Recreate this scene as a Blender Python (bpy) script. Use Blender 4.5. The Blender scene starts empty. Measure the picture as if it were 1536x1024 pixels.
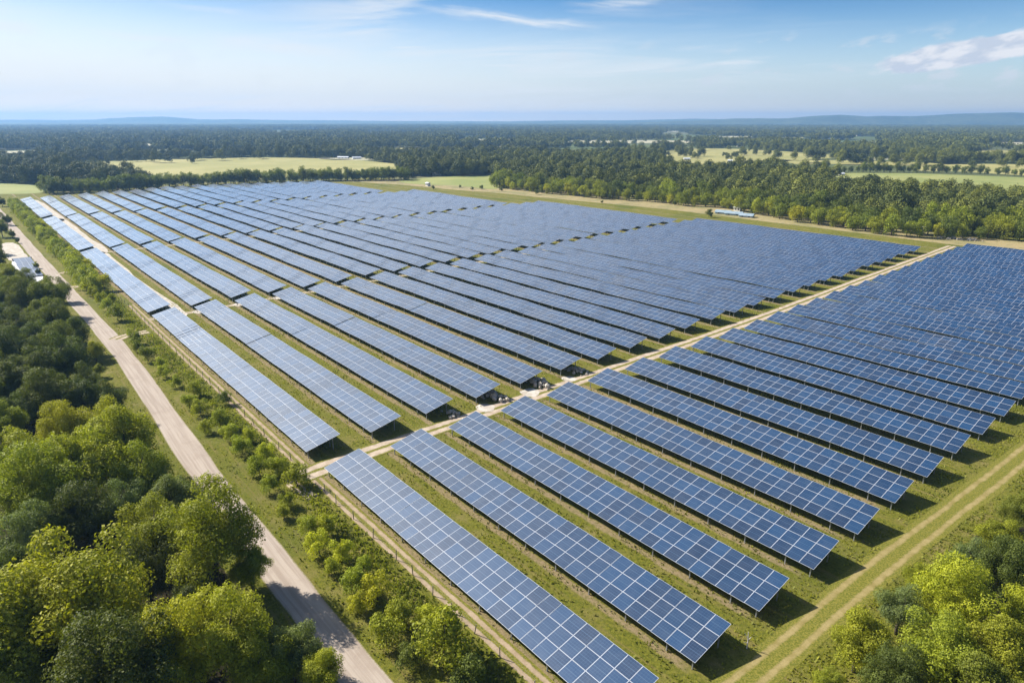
import bpy, math, random
import numpy as np
from mathutils import Vector, Matrix

# ------------------------------------------------------------------ camera, sky, sun, exposure
scn = bpy.context.scene
CAMH = 50.0
F, HY = 996.0, 180.0                       # focal length and horizon in photo pixels (1536 wide)
TH = math.atan2(512 - HY, F); ST, CT = math.sin(TH), math.cos(TH)
cam = bpy.data.cameras.new('camera'); camo = bpy.data.objects.new('camera', cam)
scn.collection.objects.link(camo); scn.camera = camo
camo.location = (0, 0, CAMH); camo.rotation_euler = (math.pi / 2 - TH, 0, 0)
cam.sensor_width = 36; cam.lens = 36 * F / 1536; cam.clip_start = 0.5; cam.clip_end = 60000

SUN_EL = math.radians(39); SUN_H = Vector((-0.897, 0.437, 0)).normalized()
SUN_AZ = math.atan2(SUN_H.x, SUN_H.y)
w = bpy.data.worlds.new('World'); scn.world = w; w.use_nodes = True
nt = w.node_tree; nt.nodes.clear()
def N(t, kind, **kw):
    n = t.nodes.new(kind)
    for k, v in kw.items():
        if hasattr(n, k): setattr(n, k, v)
    return n
out = N(nt, 'ShaderNodeOutputWorld'); bg = N(nt, 'ShaderNodeBackground'); bg.inputs['Strength'].default_value = 0.10
sky = N(nt, 'ShaderNodeTexSky', sky_type='NISHITA', sun_disc=False)
sky.sun_elevation = SUN_EL; sky.sun_rotation = SUN_AZ % (2 * math.pi)
sky.altitude = 100; sky.air_density = 1.0; sky.dust_density = 1.2; sky.ozone_density = 3.0
def M(t, op, a, b=None, c=None, clamp=False):
    n = t.nodes.new('ShaderNodeMath'); n.operation = op; n.use_clamp = clamp
    for i, v in enumerate((a, b, c)):
        if v is None: continue
        if isinstance(v, (int, float)): n.inputs[i].default_value = v
        else: t.links.new(v, n.inputs[i])
    return n.outputs[0]
def MIX(t, fac, a, b, blend='MIX'):
    n = t.nodes.new('ShaderNodeMix'); n.data_type = 'RGBA'; n.blend_type = blend
    for i, v in ((0, fac), (6, a), (7, b)):
        if isinstance(v, (int, float)): n.inputs[i].default_value = v
        elif isinstance(v, tuple): n.inputs[i].default_value = (*v, 1) if len(v) == 3 else v
        else: t.links.new(v, n.inputs[i])
    return n.outputs[2]
def RAMP(t, fac, lo, hi, a=0.0, b=1.0):       # smooth map range
    n = t.nodes.new('ShaderNodeMapRange'); n.interpolation_type = 'SMOOTHSTEP'
    t.links.new(fac, n.inputs[0])
    for i, v in ((1, lo), (2, hi), (3, a), (4, b)): n.inputs[i].default_value = v
    return n.outputs[0]
def NOISE(t, vec, scale, detail=4, rough=0.5, dist=0.0):
    n = t.nodes.new('ShaderNodeTexNoise'); n.inputs['Scale'].default_value = scale
    n.inputs['Detail'].default_value = detail; n.inputs['Roughness'].default_value = rough
    n.inputs['Distortion'].default_value = dist
    if vec is not None: t.links.new(vec, n.inputs['Vector'])
    return n.outputs['Fac']
def COMB(t, x, y, z=0.0):
    n = t.nodes.new('ShaderNodeCombineXYZ')
    for i, v in enumerate((x, y, z)):
        if isinstance(v, (int, float)): n.inputs[i].default_value = v
        else: t.links.new(v, n.inputs[i])
    return n.outputs[0]
tc = N(nt, 'ShaderNodeTexCoord'); sp = N(nt, 'ShaderNodeSeparateXYZ'); nt.links.new(tc.outputs['Generated'], sp.inputs[0])
X, Y, Z = sp.outputs
az = M(nt, 'ARCTAN2', X, Y); el = M(nt, 'ARCSINE', Z)
# thin veil of high cloud, in streaks
zz = M(nt, 'ADD', Z, 0.12)
wv = COMB(nt, M(nt, 'MULTIPLY', M(nt, 'DIVIDE', X, zz), 0.5), M(nt, 'ADD', M(nt, 'MULTIPLY', M(nt, 'DIVIDE', Y, zz), 1.0), M(nt, 'MULTIPLY', M(nt, 'DIVIDE', X, zz), 0.30)))
n1 = NOISE(nt, wv, 1.5, 9, 0.60, 0.9); n2 = NOISE(nt, wv, 0.5, 3, 0.5)
cir = M(nt, 'MULTIPLY', RAMP(nt, n1, 0.42, 0.70), RAMP(nt, n2, 0.38, 0.58))
cir = M(nt, 'MULTIPLY', cir, RAMP(nt, az, -0.1, 0.75, 0.85, 0.12))
# small flat-based cumulus low in the right-hand sky
q = COMB(nt, M(nt, 'MULTIPLY', az, 26.0), M(nt, 'MULTIPLY', M(nt, 'SUBTRACT', el, M(nt, 'MULTIPLY', az, 0.13)), 60.0))
c1 = NOISE(nt, q, 0.75, 8, 0.56)
c1b = NOISE(nt, q, 0.22, 2, 0.5)
d0 = M(nt, 'SUBTRACT', M(nt, 'SUBTRACT', el, M(nt, 'MULTIPLY', az, 0.13)), 0.0)
band = M(nt, 'MULTIPLY', RAMP(nt, d0, -0.018, -0.004), RAMP(nt, d0, 0.022, 0.005))
band = M(nt, 'MULTIPLY', band, RAMP(nt, az, 0.44, 0.54))
cum = RAMP(nt, M(nt, 'ADD', c1, M(nt, 'MULTIPLY', band, 0.44)), 0.52, 0.66)
cum = M(nt, 'MULTIPLY', cum, M(nt, 'MINIMUM', M(nt, 'MULTIPLY', band, 2.0), 0.9))
lowb = M(nt, 'MULTIPLY', RAMP(nt, el, 0.020, 0.05), RAMP(nt, el, 0.12, 0.075))
wis = M(nt, 'MULTIPLY', RAMP(nt, M(nt, 'ADD', c1, M(nt, 'MULTIPLY', c1b, 0.35)), 0.72, 0.86), lowb)
wis = M(nt, 'MULTIPLY', wis, RAMP(nt, az, -0.1, 0.45, 0.15, 0.7))
vdot = nt.nodes.new('ShaderNodeVectorMath'); vdot.operation = 'DOT_PRODUCT'; nt.links.new(tc.outputs['Generated'], vdot.inputs[0])
vdot.inputs[1].default_value = (SUN_H.x * math.cos(SUN_EL), SUN_H.y * math.cos(SUN_EL), math.sin(SUN_EL))
sunside = RAMP(nt, vdot.outputs['Value'], 0.74, 0.98)
tintc = MIX(nt, RAMP(nt, el, 0.0, 0.22), (0.95, 1.0, 1.05), MIX(nt, sunside, (0.045, 0.28, 0.50), (1.15, 1.22, 1.25)))
skyc = MIX(nt, 1.0, sky.outputs[0], tintc, 'MULTIPLY')
# milky air above the horizon, whiter towards the sun
elw = M(nt, 'ADD', el, M(nt, 'MULTIPLY', az, 0.08))
veil = M(nt, 'POWER', M(nt, 'MULTIPLY', RAMP(nt, elw, 0.165, -0.03), RAMP(nt, el, 0.30, 0.10)), 0.8)
skyc = MIX(nt, M(nt, 'MULTIPLY', veil, 0.93), skyc, MIX(nt, RAMP(nt, az, -0.3, 0.7), (4.25, 4.30, 4.40), (2.95, 3.35, 3.85)))
skyc = MIX(nt, 1.0, skyc, MIX(nt, RAMP(nt, el, 0.034, 0.0), (1.0, 1.0, 1.0), (1.42, 1.22, 1.0)), 'MULTIPLY')
# added pale sheet above the view to whiten panel reflections, stronger towards the sun
high = M(nt, 'MULTIPLY', M(nt, 'MULTIPLY', RAMP(nt, el, 0.19, 0.33), RAMP(nt, el, 0.95, 0.55)), RAMP(nt, az, 0.60, -0.45, 0.0, 1.0))
skyc = MIX(nt, M(nt, 'MULTIPLY', high, RAMP(nt, n2, 0.2, 0.7, 0.55, 0.9)), skyc, (4.5, 4.75, 5.1))
skyc = MIX(nt, M(nt, 'MULTIPLY', cir, 0.92), skyc, (4.3, 4.5, 4.7))
def azel(px, py):
    v = py - 512; d = Vector((px - 768, F * CT - v * ST, -(v * CT + F * ST))).normalized()
    return math.atan2(d.x, d.y), math.asin(d.z)
wob = M(nt, 'MULTIPLY', M(nt, 'SUBTRACT', NOISE(nt, COMB(nt, M(nt, 'MULTIPLY', az, 9.0), M(nt, 'MULTIPLY', el, 22.0)), 1.0, 5, 0.6), 0.5), 0.030)
fib = NOISE(nt, COMB(nt, M(nt, 'MULTIPLY', az, 14.0), M(nt, 'MULTIPLY', M(nt, 'ADD', el, M(nt, 'MULTIPLY', az, 0.12)), 190.0)), 1.0, 7, 0.62)
for (p0, p1, wd_, st_) in [((600, 8), (915, 44), 0.0085, 0.75), ((300, 55), (560, 84), 0.011, 0.60), ((-60, 36), (60, 46), 0.009, 0.5), ((120, 48), (300, 62), 0.006, 0.45), ((850, 8), (1000, -2), 0.006, 0.5), ((250, 8), (370, 20), 0.005, 0.4), ((1060, 96), (1145, 94), 0.0035, 0.75), ((595, 72), (628, 71), 0.0022, 0.8), ((715, 99), (790, 98), 0.0025, 0.55), ((380, 100), (450, 103), 0.004, 0.4)]:
    (a0, e0), (a1, e1) = azel(*p0), azel(*p1); sl_ = (e1 - e0) / (a1 - a0)
    dd = M(nt, 'ABSOLUTE', M(nt, 'ADD', M(nt, 'SUBTRACT', M(nt, 'SUBTRACT', el, e0), M(nt, 'MULTIPLY', M(nt, 'SUBTRACT', az, a0), sl_)), M(nt, 'MULTIPLY', wob, min(1.0, wd_ * 90))))
    s0 = M(nt, 'MULTIPLY', RAMP(nt, dd, wd_, wd_ * .1), M(nt, 'MULTIPLY', RAMP(nt, az, a0 - .02, a0 + (a1 - a0) * .45), RAMP(nt, az, a1 + .01, a1 - (a1 - a0) * .3)))
    skyc = MIX(nt, M(nt, 'MULTIPLY', s0, RAMP(nt, fib, .30, .62, .25 * st_, st_)), skyc, (4.3, 4.5, 4.7))
skyc = MIX(nt, wis, skyc, (3.6, 3.85, 4.2))
shade = RAMP(nt, NOISE(nt, q, 1.3, 4, 0.5), 0.40, 0.62)
skyc = MIX(nt, cum, skyc, MIX(nt, shade, (3.1, 3.4, 4.0), (4.5, 4.5, 4.7)))
nt.links.new(skyc, bg.inputs['Color']); nt.links.new(bg.outputs[0], out.inputs[0])

sl = bpy.data.lights.new('sun', 'SUN'); sl.energy = 5.0; sl.angle = math.radians(0.5); sl.color = (1.0, 0.95, 0.86)
so = bpy.data.objects.new('sun', sl); scn.collection.objects.link(so)
sdir = Vector((SUN_H.x * math.cos(SUN_EL), SUN_H.y * math.cos(SUN_EL), math.sin(SUN_EL)))
so.rotation_euler = sdir.to_track_quat('Z', 'Y').to_euler(); so.location = (0, 0, 300)
scn.view_settings.view_transform = 'Standard'; scn.view_settings.look = 'None'
scn.view_settings.gamma = 1; scn.view_settings.exposure = 1.0
scn.cycles.max_bounces = 5; scn.cycles.volume_bounces = 0; scn.cycles.transparent_max_bounces = 8
scn.cycles.use_denoising = True
scn.cycles.sample_clamp_indirect = 4

# ------------------------------------------------------------------ helpers
def ground(px, py, h=0.0):
    v = py - 512; d = F * ST + v * CT
    return ((CAMH - h) * (px - 768) / d, (CAMH - h) * (F * CT - v * ST) / d)
AV = np.array([-0.63936, 0.76890]); BV = np.array([0.76890, 0.63936])      # along the rows / across the rows
ROT = math.atan2(-BV[0], BV[1])
def ab(a, b):
    return (a * AV[0] + b * BV[0], a * AV[1] + b * BV[1])
def to_ab(x, y):
    return (x * AV[0] + y * AV[1], x * BV[0] + y * BV[1])
def g_ab(px, py, h=0.0): return to_ab(*ground(px, py, h))
RS = np.random.RandomState(7); random.seed(7)
COL = scn.collection
ONES = ['', 'first', 'second', 'third', 'fourth', 'fifth', 'sixth', 'seventh', 'eighth', 'ninth', 'tenth', 'eleventh', 'twelfth',
        'thirteenth', 'fourteenth', 'fifteenth', 'sixteenth', 'seventeenth', 'eighteenth', 'nineteenth']
TENS = {2: 'twent', 3: 'thirt', 4: 'fort', 5: 'fift', 6: 'sixt', 7: 'sevent', 8: 'eight', 9: 'ninet'}
def nth(n):
    if n < 20: return ONES[n]
    if n >= 100: return 'hundred and ' + nth(n - 100) if n > 100 else 'hundredth'
    t, o = divmod(n, 10)
    return TENS[t] + ('ieth' if o == 0 else 'y-' + ONES[o])

def mesh_np(name, V, Fc, mats=(), midx=None, smooth=False, attr=None, uv=None):
    V = np.asarray(V, dtype=np.float32); Fc = np.asarray(Fc, dtype=np.int32)
    me = bpy.data.meshes.new(name); k = Fc.shape[1]
    me.vertices.add(len(V)); me.vertices.foreach_set('co', V.ravel())
    me.loops.add(Fc.size); me.loops.foreach_set('vertex_index', Fc.ravel())
    me.polygons.add(len(Fc)); me.polygons.foreach_set('loop_start', np.arange(0, Fc.size, k, dtype=np.int32))
    me.polygons.foreach_set('loop_total', np.full(len(Fc), k, dtype=np.int32))
    for m in mats: me.materials.append(m)
    if midx is not None: me.polygons.foreach_set('material_index', np.asarray(midx, dtype=np.int32))
    me.polygons.foreach_set('use_smooth', np.full(len(Fc), smooth, dtype=bool))
    if attr is not None:
        for an, (dom, vals) in attr.items():
            a = me.attributes.new(an, 'FLOAT', dom); a.data.foreach_set('value', np.asarray(vals, dtype=np.float32))
    if uv is not None:
        u = me.uv_layers.new(name='UVMap'); u.data.foreach_set('uv', np.asarray(uv, dtype=np.float32).ravel())
    me.update(calc_edges=True)
    return me

BOXF = np.array([[0, 3, 2, 1], [4, 5, 6, 7], [0, 1, 5, 4], [1, 2, 6, 5], [2, 3, 7, 6], [3, 0, 4, 7]])
class MB:
    """collects shapes for one mesh"""
    def __init__(s): s.v = []; s.f = []; s.m = []; s.n = 0
    def add(s, V, Fs, mi=0):
        s.v.append(np.asarray(V, float))
        for f in Fs: s.f.append(tuple(int(i) + s.n for i in f)); s.m.append(mi)
        s.n += len(V)
    def box(s, c, d, rot=0.0, mi=0, R=None):
        h = np.array(d) / 2
        V = np.array([[-1, -1, -1], [1, -1, -1], [1, 1, -1], [-1, 1, -1], [-1, -1, 1], [1, -1, 1], [1, 1, 1], [-1, 1, 1]]) * h
        if R is not None: V = V @ np.array(R).T
        elif rot: c_, s_ = math.cos(rot), math.sin(rot); V = V @ np.array([[c_, s_, 0], [-s_, c_, 0], [0, 0, 1]])
        s.add(V + np.array(c), BOXF, mi)
    def tube(s, pts, rad, seg=6, mi=0):
        pts = [np.array(p, float) for p in pts]; rings = []
        for i, p in enumerate(pts):
            d = pts[min(i + 1, len(pts) - 1)] - pts[max(i - 1, 0)]; d /= np.linalg.norm(d) + 1e-9
            u = np.cross(d, [0.3, 1, 0.1]); u /= np.linalg.norm(u); v = np.cross(d, u)
            t = np.linspace(0, 2 * math.pi, seg, endpoint=False)
            rings.append(p + rad[i] * (np.outer(np.cos(t), u) + np.outer(np.sin(t), v)))
        V = np.concatenate(rings); Fs = []
        for i in range(len(pts) - 1):
            for j in range(seg):
                a, b = i * seg + j, i * seg + (j + 1) % seg
                Fs.append((a, b, b + seg, a + seg))
        Fs.append(tuple(range(seg))[::-1]); Fs.append(tuple(range((len(pts) - 1) * seg, len(pts) * seg)))
        s.add(V, Fs, mi)
    def mesh(s, name, mats, smooth=False):
        me = bpy.data.meshes.new(name); me.from_pydata(np.concatenate(s.v).tolist(), [], s.f)
        for m in mats: me.materials.append(m)
        me.polygons.foreach_set('material_index', s.m)
        me.polygons.foreach_set('use_smooth', [smooth] * len(s.f)); me.update()
        return me
def obj(name, me, parent=None, loc=(0, 0, 0), rz=0.0):
    o = bpy.data.objects.new(name, me); COL.objects.link(o)
    o.location = loc; o.rotation_euler = (0, 0, rz)
    if parent is not None: o.parent = parent
    return o
def empty(name, loc, rz=0.0, sc=1.0):
    o = bpy.data.objects.new(name, None); COL.objects.link(o); o.empty_display_size = 0.3
    o.location = loc; o.rotation_euler = (0, 0, rz)
    if sc != 1.0: o.scale = (sc, sc, sc) if isinstance(sc, float) else sc
    return o
def tag(o, label=None, cat=None, group=None, kind=None):
    for k, v in (('label', label), ('category', cat), ('group', group), ('kind', kind)):
        if v: o[k] = v
    return o

# ------------------------------------------------------------------ materials
def newmat(name):
    m = bpy.data.materials.new(name); m.use_nodes = True; t = m.node_tree; t.nodes.clear()
    o = t.nodes.new('ShaderNodeOutputMaterial'); p = t.nodes.new('ShaderNodeBsdfPrincipled')
    t.links.new(p.outputs[0], o.inputs[0]); return m, t, p, o
def setp(t, p, **kw):
    for k, v in kw.items():
        s = p.inputs[k.replace('_', ' ')]
        if isinstance(v, (int, float)): s.default_value = v
        elif isinstance(v, tuple): s.default_value = (*v, 1) if len(v) == 3 else v
        else: t.links.new(v, s)
def abcoords(t):
    """row-aligned ground coordinates (a along the rows, b across) in metres"""
    g = t.nodes.new('ShaderNodeNewGeometry'); s = t.nodes.new('ShaderNodeSeparateXYZ'); t.links.new(g.outputs['Position'], s.inputs[0])
    a = M(t, 'ADD', M(t, 'MULTIPLY', s.outputs[0], float(AV[0])), M(t, 'MULTIPLY', s.outputs[1], float(AV[1])))
    b = M(t, 'ADD', M(t, 'MULTIPLY', s.outputs[0], float(BV[0])), M(t, 'MULTIPLY', s.outputs[1], float(BV[1])))
    return g.outputs['Position'], a, b
def bump(t, p, h, strength=0.5, dist=0.1):
    b = t.nodes.new('ShaderNodeBump'); b.inputs['Strength'].default_value = strength; b.inputs['Distance'].default_value = dist
    t.links.new(h, b.inputs['Height']); t.links.new(b.outputs[0], p.inputs['Normal'])

def mat_grass():
    m, t, p, o = newmat('rough_grass')
    pos, a, b = abcoords(t)
    big = NOISE(t, pos, 0.035, 4, 0.6); mid = NOISE(t, pos, 0.28, 5, 0.65); fine = NOISE(t, pos, 2.6, 6, 0.7); tiny = NOISE(t, pos, 11.0, 3, 0.7)
    strk = NOISE(t, COMB(t, M(t, 'MULTIPLY', a, 0.05), M(t, 'MULTIPLY', b, 1.1)), 1.0, 6, 0.65)
    c = MIX(t, RAMP(t, fine, 0.3, 0.7), (0.072, 0.086, 0.010), (0.190, 0.180, 0.022))
    c = MIX(t, RAMP(t, mid, 0.45, 0.70), c, (0.190, 0.165, 0.045))
    c = MIX(t, RAMP(t, strk, 0.50, 0.72, 0, 0.75), c, (0.215, 0.165, 0.060))
    c = MIX(t, RAMP(t, M(t, 'ADD', big, M(t, 'MULTIPLY', fine, 0.25)), 0.62, 0.82, 0, 0.55), c, (0.060, 0.090, 0.012))
    bare = M(t, 'ADD', M(t, 'MULTIPLY', mid, 0.6), M(t, 'MULTIPLY', tiny, 0.4))
    c = MIX(t, RAMP(t, bare, 0.60, 0.68, 0, 0.7), c, (0.30, 0.225, 0.135))
    # strip of bare soil under each drip edge
    ph = M(t, 'FRACT', M(t, 'DIVIDE', M(t, 'SUBTRACT', b, 33.7), 10.9))
    near = M(t, 'ABSOLUTE', M(t, 'SUBTRACT', ph, 0.065))
    inrow = M(t, 'MULTIPLY', RAMP(t, b, 33, 34), M(t, 'MULTIPLY', RAMP(t, a, 27, 30), RAMP(t, b, 320, 310)))
    soil = M(t, 'MULTIPLY', RAMP(t, M(t, 'SUBTRACT', near, M(t, 'MULTIPLY', mid, 0.09)), 0.02, -0.02), inrow)
    soil = M(t, 'MULTIPLY', soil, RAMP(t, fine, 0.35, 0.6, 0.35, 0.95))
    c = MIX(t, soil, c, (0.27, 0.20, 0.12))
    setp(t, p, Base_Color=c, Roughness=0.95); p.inputs['Specular IOR Level'].default_value = 0.1
    bump(t, p, M(t, 'ADD', fine, tiny), 0.7, 0.25)
    return m
def mat_simple(name, ca, cb, sc=1.0, rough=0.9, cc=None, th=(0.4, 0.65), bs=0.3, det=6, metal=0.0, spec=0.3):
    m, t, p, o = newmat(name); pos = abcoords(t)[0]
    n = NOISE(t, pos, sc, det, 0.62); c = MIX(t, RAMP(t, n, *th), ca, cb)
    if cc: c = MIX(t, RAMP(t, NOISE(t, pos, sc * 6, 5, 0.7), 0.52, 0.66, 0, 0.7), c, cc)
    setp(t, p, Base_Color=c, Roughness=rough, Metallic=metal); p.inputs['Specular IOR Level'].default_value = spec
    if bs: bump(t, p, NOISE(t, pos, sc * 8, 4, 0.7), bs, 0.05)
    return m
def mat_track(name, ca, cb, width):
    """dirt road: pale wheel ruts, rougher middle, ragged into the grass at the sides; u runs across"""
    m, t, p, o = newmat(name); pos = abcoords(t)[0]
    uv = t.nodes.new('ShaderNodeUVMap'); s = t.nodes.new('ShaderNodeSeparateXYZ'); t.links.new(uv.outputs[0], s.inputs[0])
    u = M(t, 'ABSOLUTE', s.outputs[0])
    n = NOISE(t, pos, 0.7, 6, 0.65); f = NOISE(t, pos, 5.0, 5, 0.7)
    c = MIX(t, RAMP(t, n, 0.35, 0.65), ca, cb)
    c = MIX(t, RAMP(t, f, 0.5, 0.75, 0, 0.6), c, tuple(x * 0.65 for x in ca))
    g = MIX(t, RAMP(t, f, 0.35, 0.65), (0.085, 0.095, 0.012), (0.20, 0.175, 0.035))
    d = M(t, 'ABSOLUTE', M(t, 'SUBTRACT', u, 0.48))
    bare = RAMP(t, M(t, 'SUBTRACT', M(t, 'MULTIPLY', M(t, 'ADD', n, f), 0.24), d), width - 0.12, width + 0.06)
    setp(t, p, Base_Color=MIX(t, bare, g, c), Roughness=0.95); p.inputs['Specular IOR Level'].default_value = 0.1
    bump(t, p, f, 0.5, 0.08)
    return m
def mat_road():
    m, t, p, o = newmat('worn_road'); pos = abcoords(t)[0]
    uv = t.nodes.new('ShaderNodeUVMap'); s = t.nodes.new('ShaderNodeSeparateXYZ'); t.links.new(uv.outputs[0], s.inputs[0])
    u = M(t, 'ABSOLUTE', s.outputs[0])
    n = NOISE(t, pos, 0.25, 6, 0.65); f = NOISE(t, pos, 6.0, 5, 0.7)
    st = NOISE(t, COMB(t, M(t, 'MULTIPLY', s.outputs[0], 5.0), M(t, 'MULTIPLY', s.outputs[1], 0.06)), 1.0, 5, 0.6)
    c = MIX(t, RAMP(t, st, 0.35, 0.65), (0.285, 0.230, 0.185), (0.370, 0.310, 0.255))
    c = MIX(t, RAMP(t, n, 0.5, 0.7, 0, 0.45), c, (0.24, 0.185, 0.145))
    c = MIX(t, RAMP(t, f, 0.55, 0.8, 0, 0.4), c, (0.43, 0.36, 0.29))
    e = RAMP(t, M(t, 'ADD', u, M(t, 'MULTIPLY', M(t, 'SUBTRACT', f, 0.5), 0.28)), 0.90, 0.99)
    c = MIX(t, e, c, (0.16, 0.145, 0.05))
    setp(t, p, Base_Color=c, Roughness=0.9); p.inputs['Specular IOR Level'].default_value = 0.2
    bump(t, p, f, 0.25, 0.03)
    return m
def mat_foliage(name, trans=0.33):
    m, t, p, o = newmat(name)
    oi = t.nodes.new('ShaderNodeObjectInfo'); at = t.nodes.new('ShaderNodeAttribute'); at.attribute_name = 'tint'
    v = at.outputs['Fac']
    c1 = MIX(t, 1.0, oi.outputs['Color'], (0.55, 0.62, 0.75), 'MULTIPLY')
    c2 = MIX(t, 1.0, oi.outputs['Color'], (1.50, 1.42, 1.1), 'MULTIPLY')
    c = MIX(t, v, c1, c2)
    setp(t, p, Base_Color=c, Roughness=0.6); p.inputs['Specular IOR Level'].default_value = 0.25
    tr = t.nodes.new('ShaderNodeBsdfTranslucent'); mx = t.nodes.new('ShaderNodeMixShader'); mx.inputs[0].default_value = trans
    t.links.new(MIX(t, 1.0, c, (1.3, 1.35, 0.6), 'MULTIPLY'), tr.inputs[0])
    t.links.new(p.outputs[0], mx.inputs[1]); t.links.new(tr.outputs[0], mx.inputs[2]); t.links.new(mx.outputs[0], o.inputs[0])
    return m
def mat_glass():
    m, t, p, o = newmat('solar_cells')
    uv = t.nodes.new('ShaderNodeUVMap'); s = t.nodes.new('ShaderNodeSeparateXYZ'); t.links.new(uv.outputs[0], s.inputs[0])
    def line(src, n, wd):
        fr = M(t, 'FRACT', M(t, 'MULTIPLY', src, n)); d = M(t, 'ABSOLUTE', M(t, 'SUBTRACT', fr, 0.5))
        return M(t, 'GREATER_THAN', d, 0.5 - wd)
    l1 = M(t, 'MAXIMUM', line(s.outputs[0], 6.0, 0.045), line(s.outputs[1], 6.0, 0.045))
    l2 = M(t, 'MULTIPLY', line(s.outputs[0], 18.0, 0.07), 0.35)
    mid = M(t, 'LESS_THAN', M(t, 'ABSOLUTE', M(t, 'SUBTRACT', s.outputs[1], 0.5)), 0.012)
    ln = M(t, 'MAXIMUM', M(t, 'MAXIMUM', M(t, 'MULTIPLY', l1, 0.6), l2), mid)
    at = t.nodes.new('ShaderNodeAttribute'); at.attribute_name = 'tint'
    oi = t.nodes.new('ShaderNodeObjectInfo')
    r = M(t, 'FRACT', M(t, 'ADD', at.outputs['Fac'], oi.outputs['Random']))
    base = MIX(t, r, (0.001, 0.010, 0.034), (0.003, 0.034, 0.095))
    pos = abcoords(t)[0]
    dust = NOISE(t, pos, 0.8, 5, 0.6)
    base = MIX(t, RAMP(t, dust, 0.35, 0.8, 0.0, 0.08), base, (0.25, 0.27, 0.30))
    c = MIX(t, ln, base, (0.075, 0.125, 0.19))
    setp(t, p, Base_Color=c, Roughness=0.40, Coat_Weight=1.0, Coat_Roughness=0.13); p.inputs['IOR'].default_value = 1.8; p.inputs['Coat IOR'].default_value = 1.95
    return m
GLASS = mat_glass()
ALU = newmat('aluminium_frame'); setp(ALU[1], ALU[2], Base_Color=(0.50, 0.52, 0.56), Metallic=0.2, Roughness=0.38); ALU = ALU[0]
STEEL = mat_simple('galvanised_steel', (0.30, 0.31, 0.32), (0.42, 0.43, 0.44), 3.0, 0.5, metal=0.6, bs=0)
BACK = mat_simple('module_back', (0.16, 0.17, 0.18), (0.20, 0.21, 0.22), 2.0, 0.6, bs=0)
BARK = mat_simple('bark', (0.06, 0.045, 0.032), (0.12, 0.095, 0.07), 2.5, 0.95, bs=0.8)
WOOD = mat_simple('weathered_post', (0.13, 0.11, 0.09), (0.24, 0.21, 0.18), 3.0, 0.9)
LEAF = mat_foliage('leaves')
GRASS = mat_grass()
ROADM = mat_road()
TRACK = mat_track('dirt_track', (0.27, 0.20, 0.13), (0.36, 0.275, 0.19), 0.04)
AISLE = mat_track('gravel_aisle', (0.34, 0.265, 0.195), (0.46, 0.375, 0.29), -0.03)
RUTS = mat_track('worn_ruts', (0.215, 0.17, 0.06), (0.29, 0.23, 0.10), 0.11)
PALE = mat_simple('pale_gravel', (0.36, 0.31, 0.25), (0.50, 0.46, 0.40), 0.6, 0.95, cc=(0.36, 0.30, 0.22))

# ------------------------------------------------------------------ ground, roads, fields
def struct(name, me, loc=(0, 0, 0), kind='structure'):
    return tag(obj(name, me, None, loc), kind=kind)
def poly_sheet(name, pts, z, mat, kind='structure'):
    me = bpy.data.meshes.new(name); me.from_pydata([(x, y, z) for x, y in pts], [], [tuple(range(len(pts)))])
    me.materials.append(mat); me.update()
    if me.polygons[0].normal.z < 0: me.flip_normals()
    return tag(obj(name, me), kind=kind)
def smooth_poly(pts, n=6, jit=0.0):
    P = np.array(pts, float); out_ = []; L = len(P)
    for i in range(L):
        p0, p1, p2, p3 = P[(i - 1) % L], P[i], P[(i + 1) % L], P[(i + 2) % L]
        for k in range(n):
            t = k / n
            out_.append(0.5 * ((2 * p1) + (-p0 + p2) * t + (2 * p0 - 5 * p1 + 4 * p2 - p3) * t * t + (-p0 + 3 * p1 - 3 * p2 + p3) * t ** 3))
    O = np.array(out_)
    if jit: O = O + RS.uniform(-jit, jit, O.shape)
    return O
def ribbon(name, pts, width, z, mat, step=4.0):
    P = np.array(pts, float); Q = []
    for i in range(len(P) - 1):
        p0, p1, p2, p3 = P[max(i - 1, 0)], P[i], P[i + 1], P[min(i + 2, len(P) - 1)]
        n = max(1, int(np.linalg.norm(p2 - p1) / step))
        for k in range(n):
            t = k / n
            Q.append(0.5 * ((2 * p1) + (-p0 + p2) * t + (2 * p0 - 5 * p1 + 4 * p2 - p3) * t * t + (-p0 + 3 * p1 - 3 * p2 + p3) * t ** 3))
    Q.append(P[-1]); Q = np.array(Q); n = len(Q)
    T = np.gradient(Q, axis=0); T /= np.linalg.norm(T, axis=1)[:, None] + 1e-9; Nn = np.stack([-T[:, 1], T[:, 0]], 1)
    W = width if np.ndim(width) else np.full(n, width)
    W = W * (1 + 0.05 * np.sin(np.arange(n) * 0.7) + RS.uniform(-.03, .03, n))
    s = np.concatenate([[0], np.cumsum(np.linalg.norm(np.diff(Q, axis=0), axis=1))])
    L_, R_ = Q + Nn * W[:, None] / 2, Q - Nn * W[:, None] / 2
    V = np.concatenate([np.c_[L_, np.full(n, z)], np.c_[R_, np.full(n, z)]])
    i = np.arange(n - 1); Fc = np.stack([i + n, i + n + 1, i + 1, i], 1)
    UV = np.stack([np.c_[np.ones(n - 1), s[:-1]], np.c_[np.ones(n - 1), s[1:]], np.c_[-np.ones(n - 1), s[1:]], np.c_[-np.ones(n - 1), s[:-1]]], 1).reshape(-1, 2)
    return struct(name, mesh_np(name, V, Fc, [mat], uv=UV))
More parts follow.
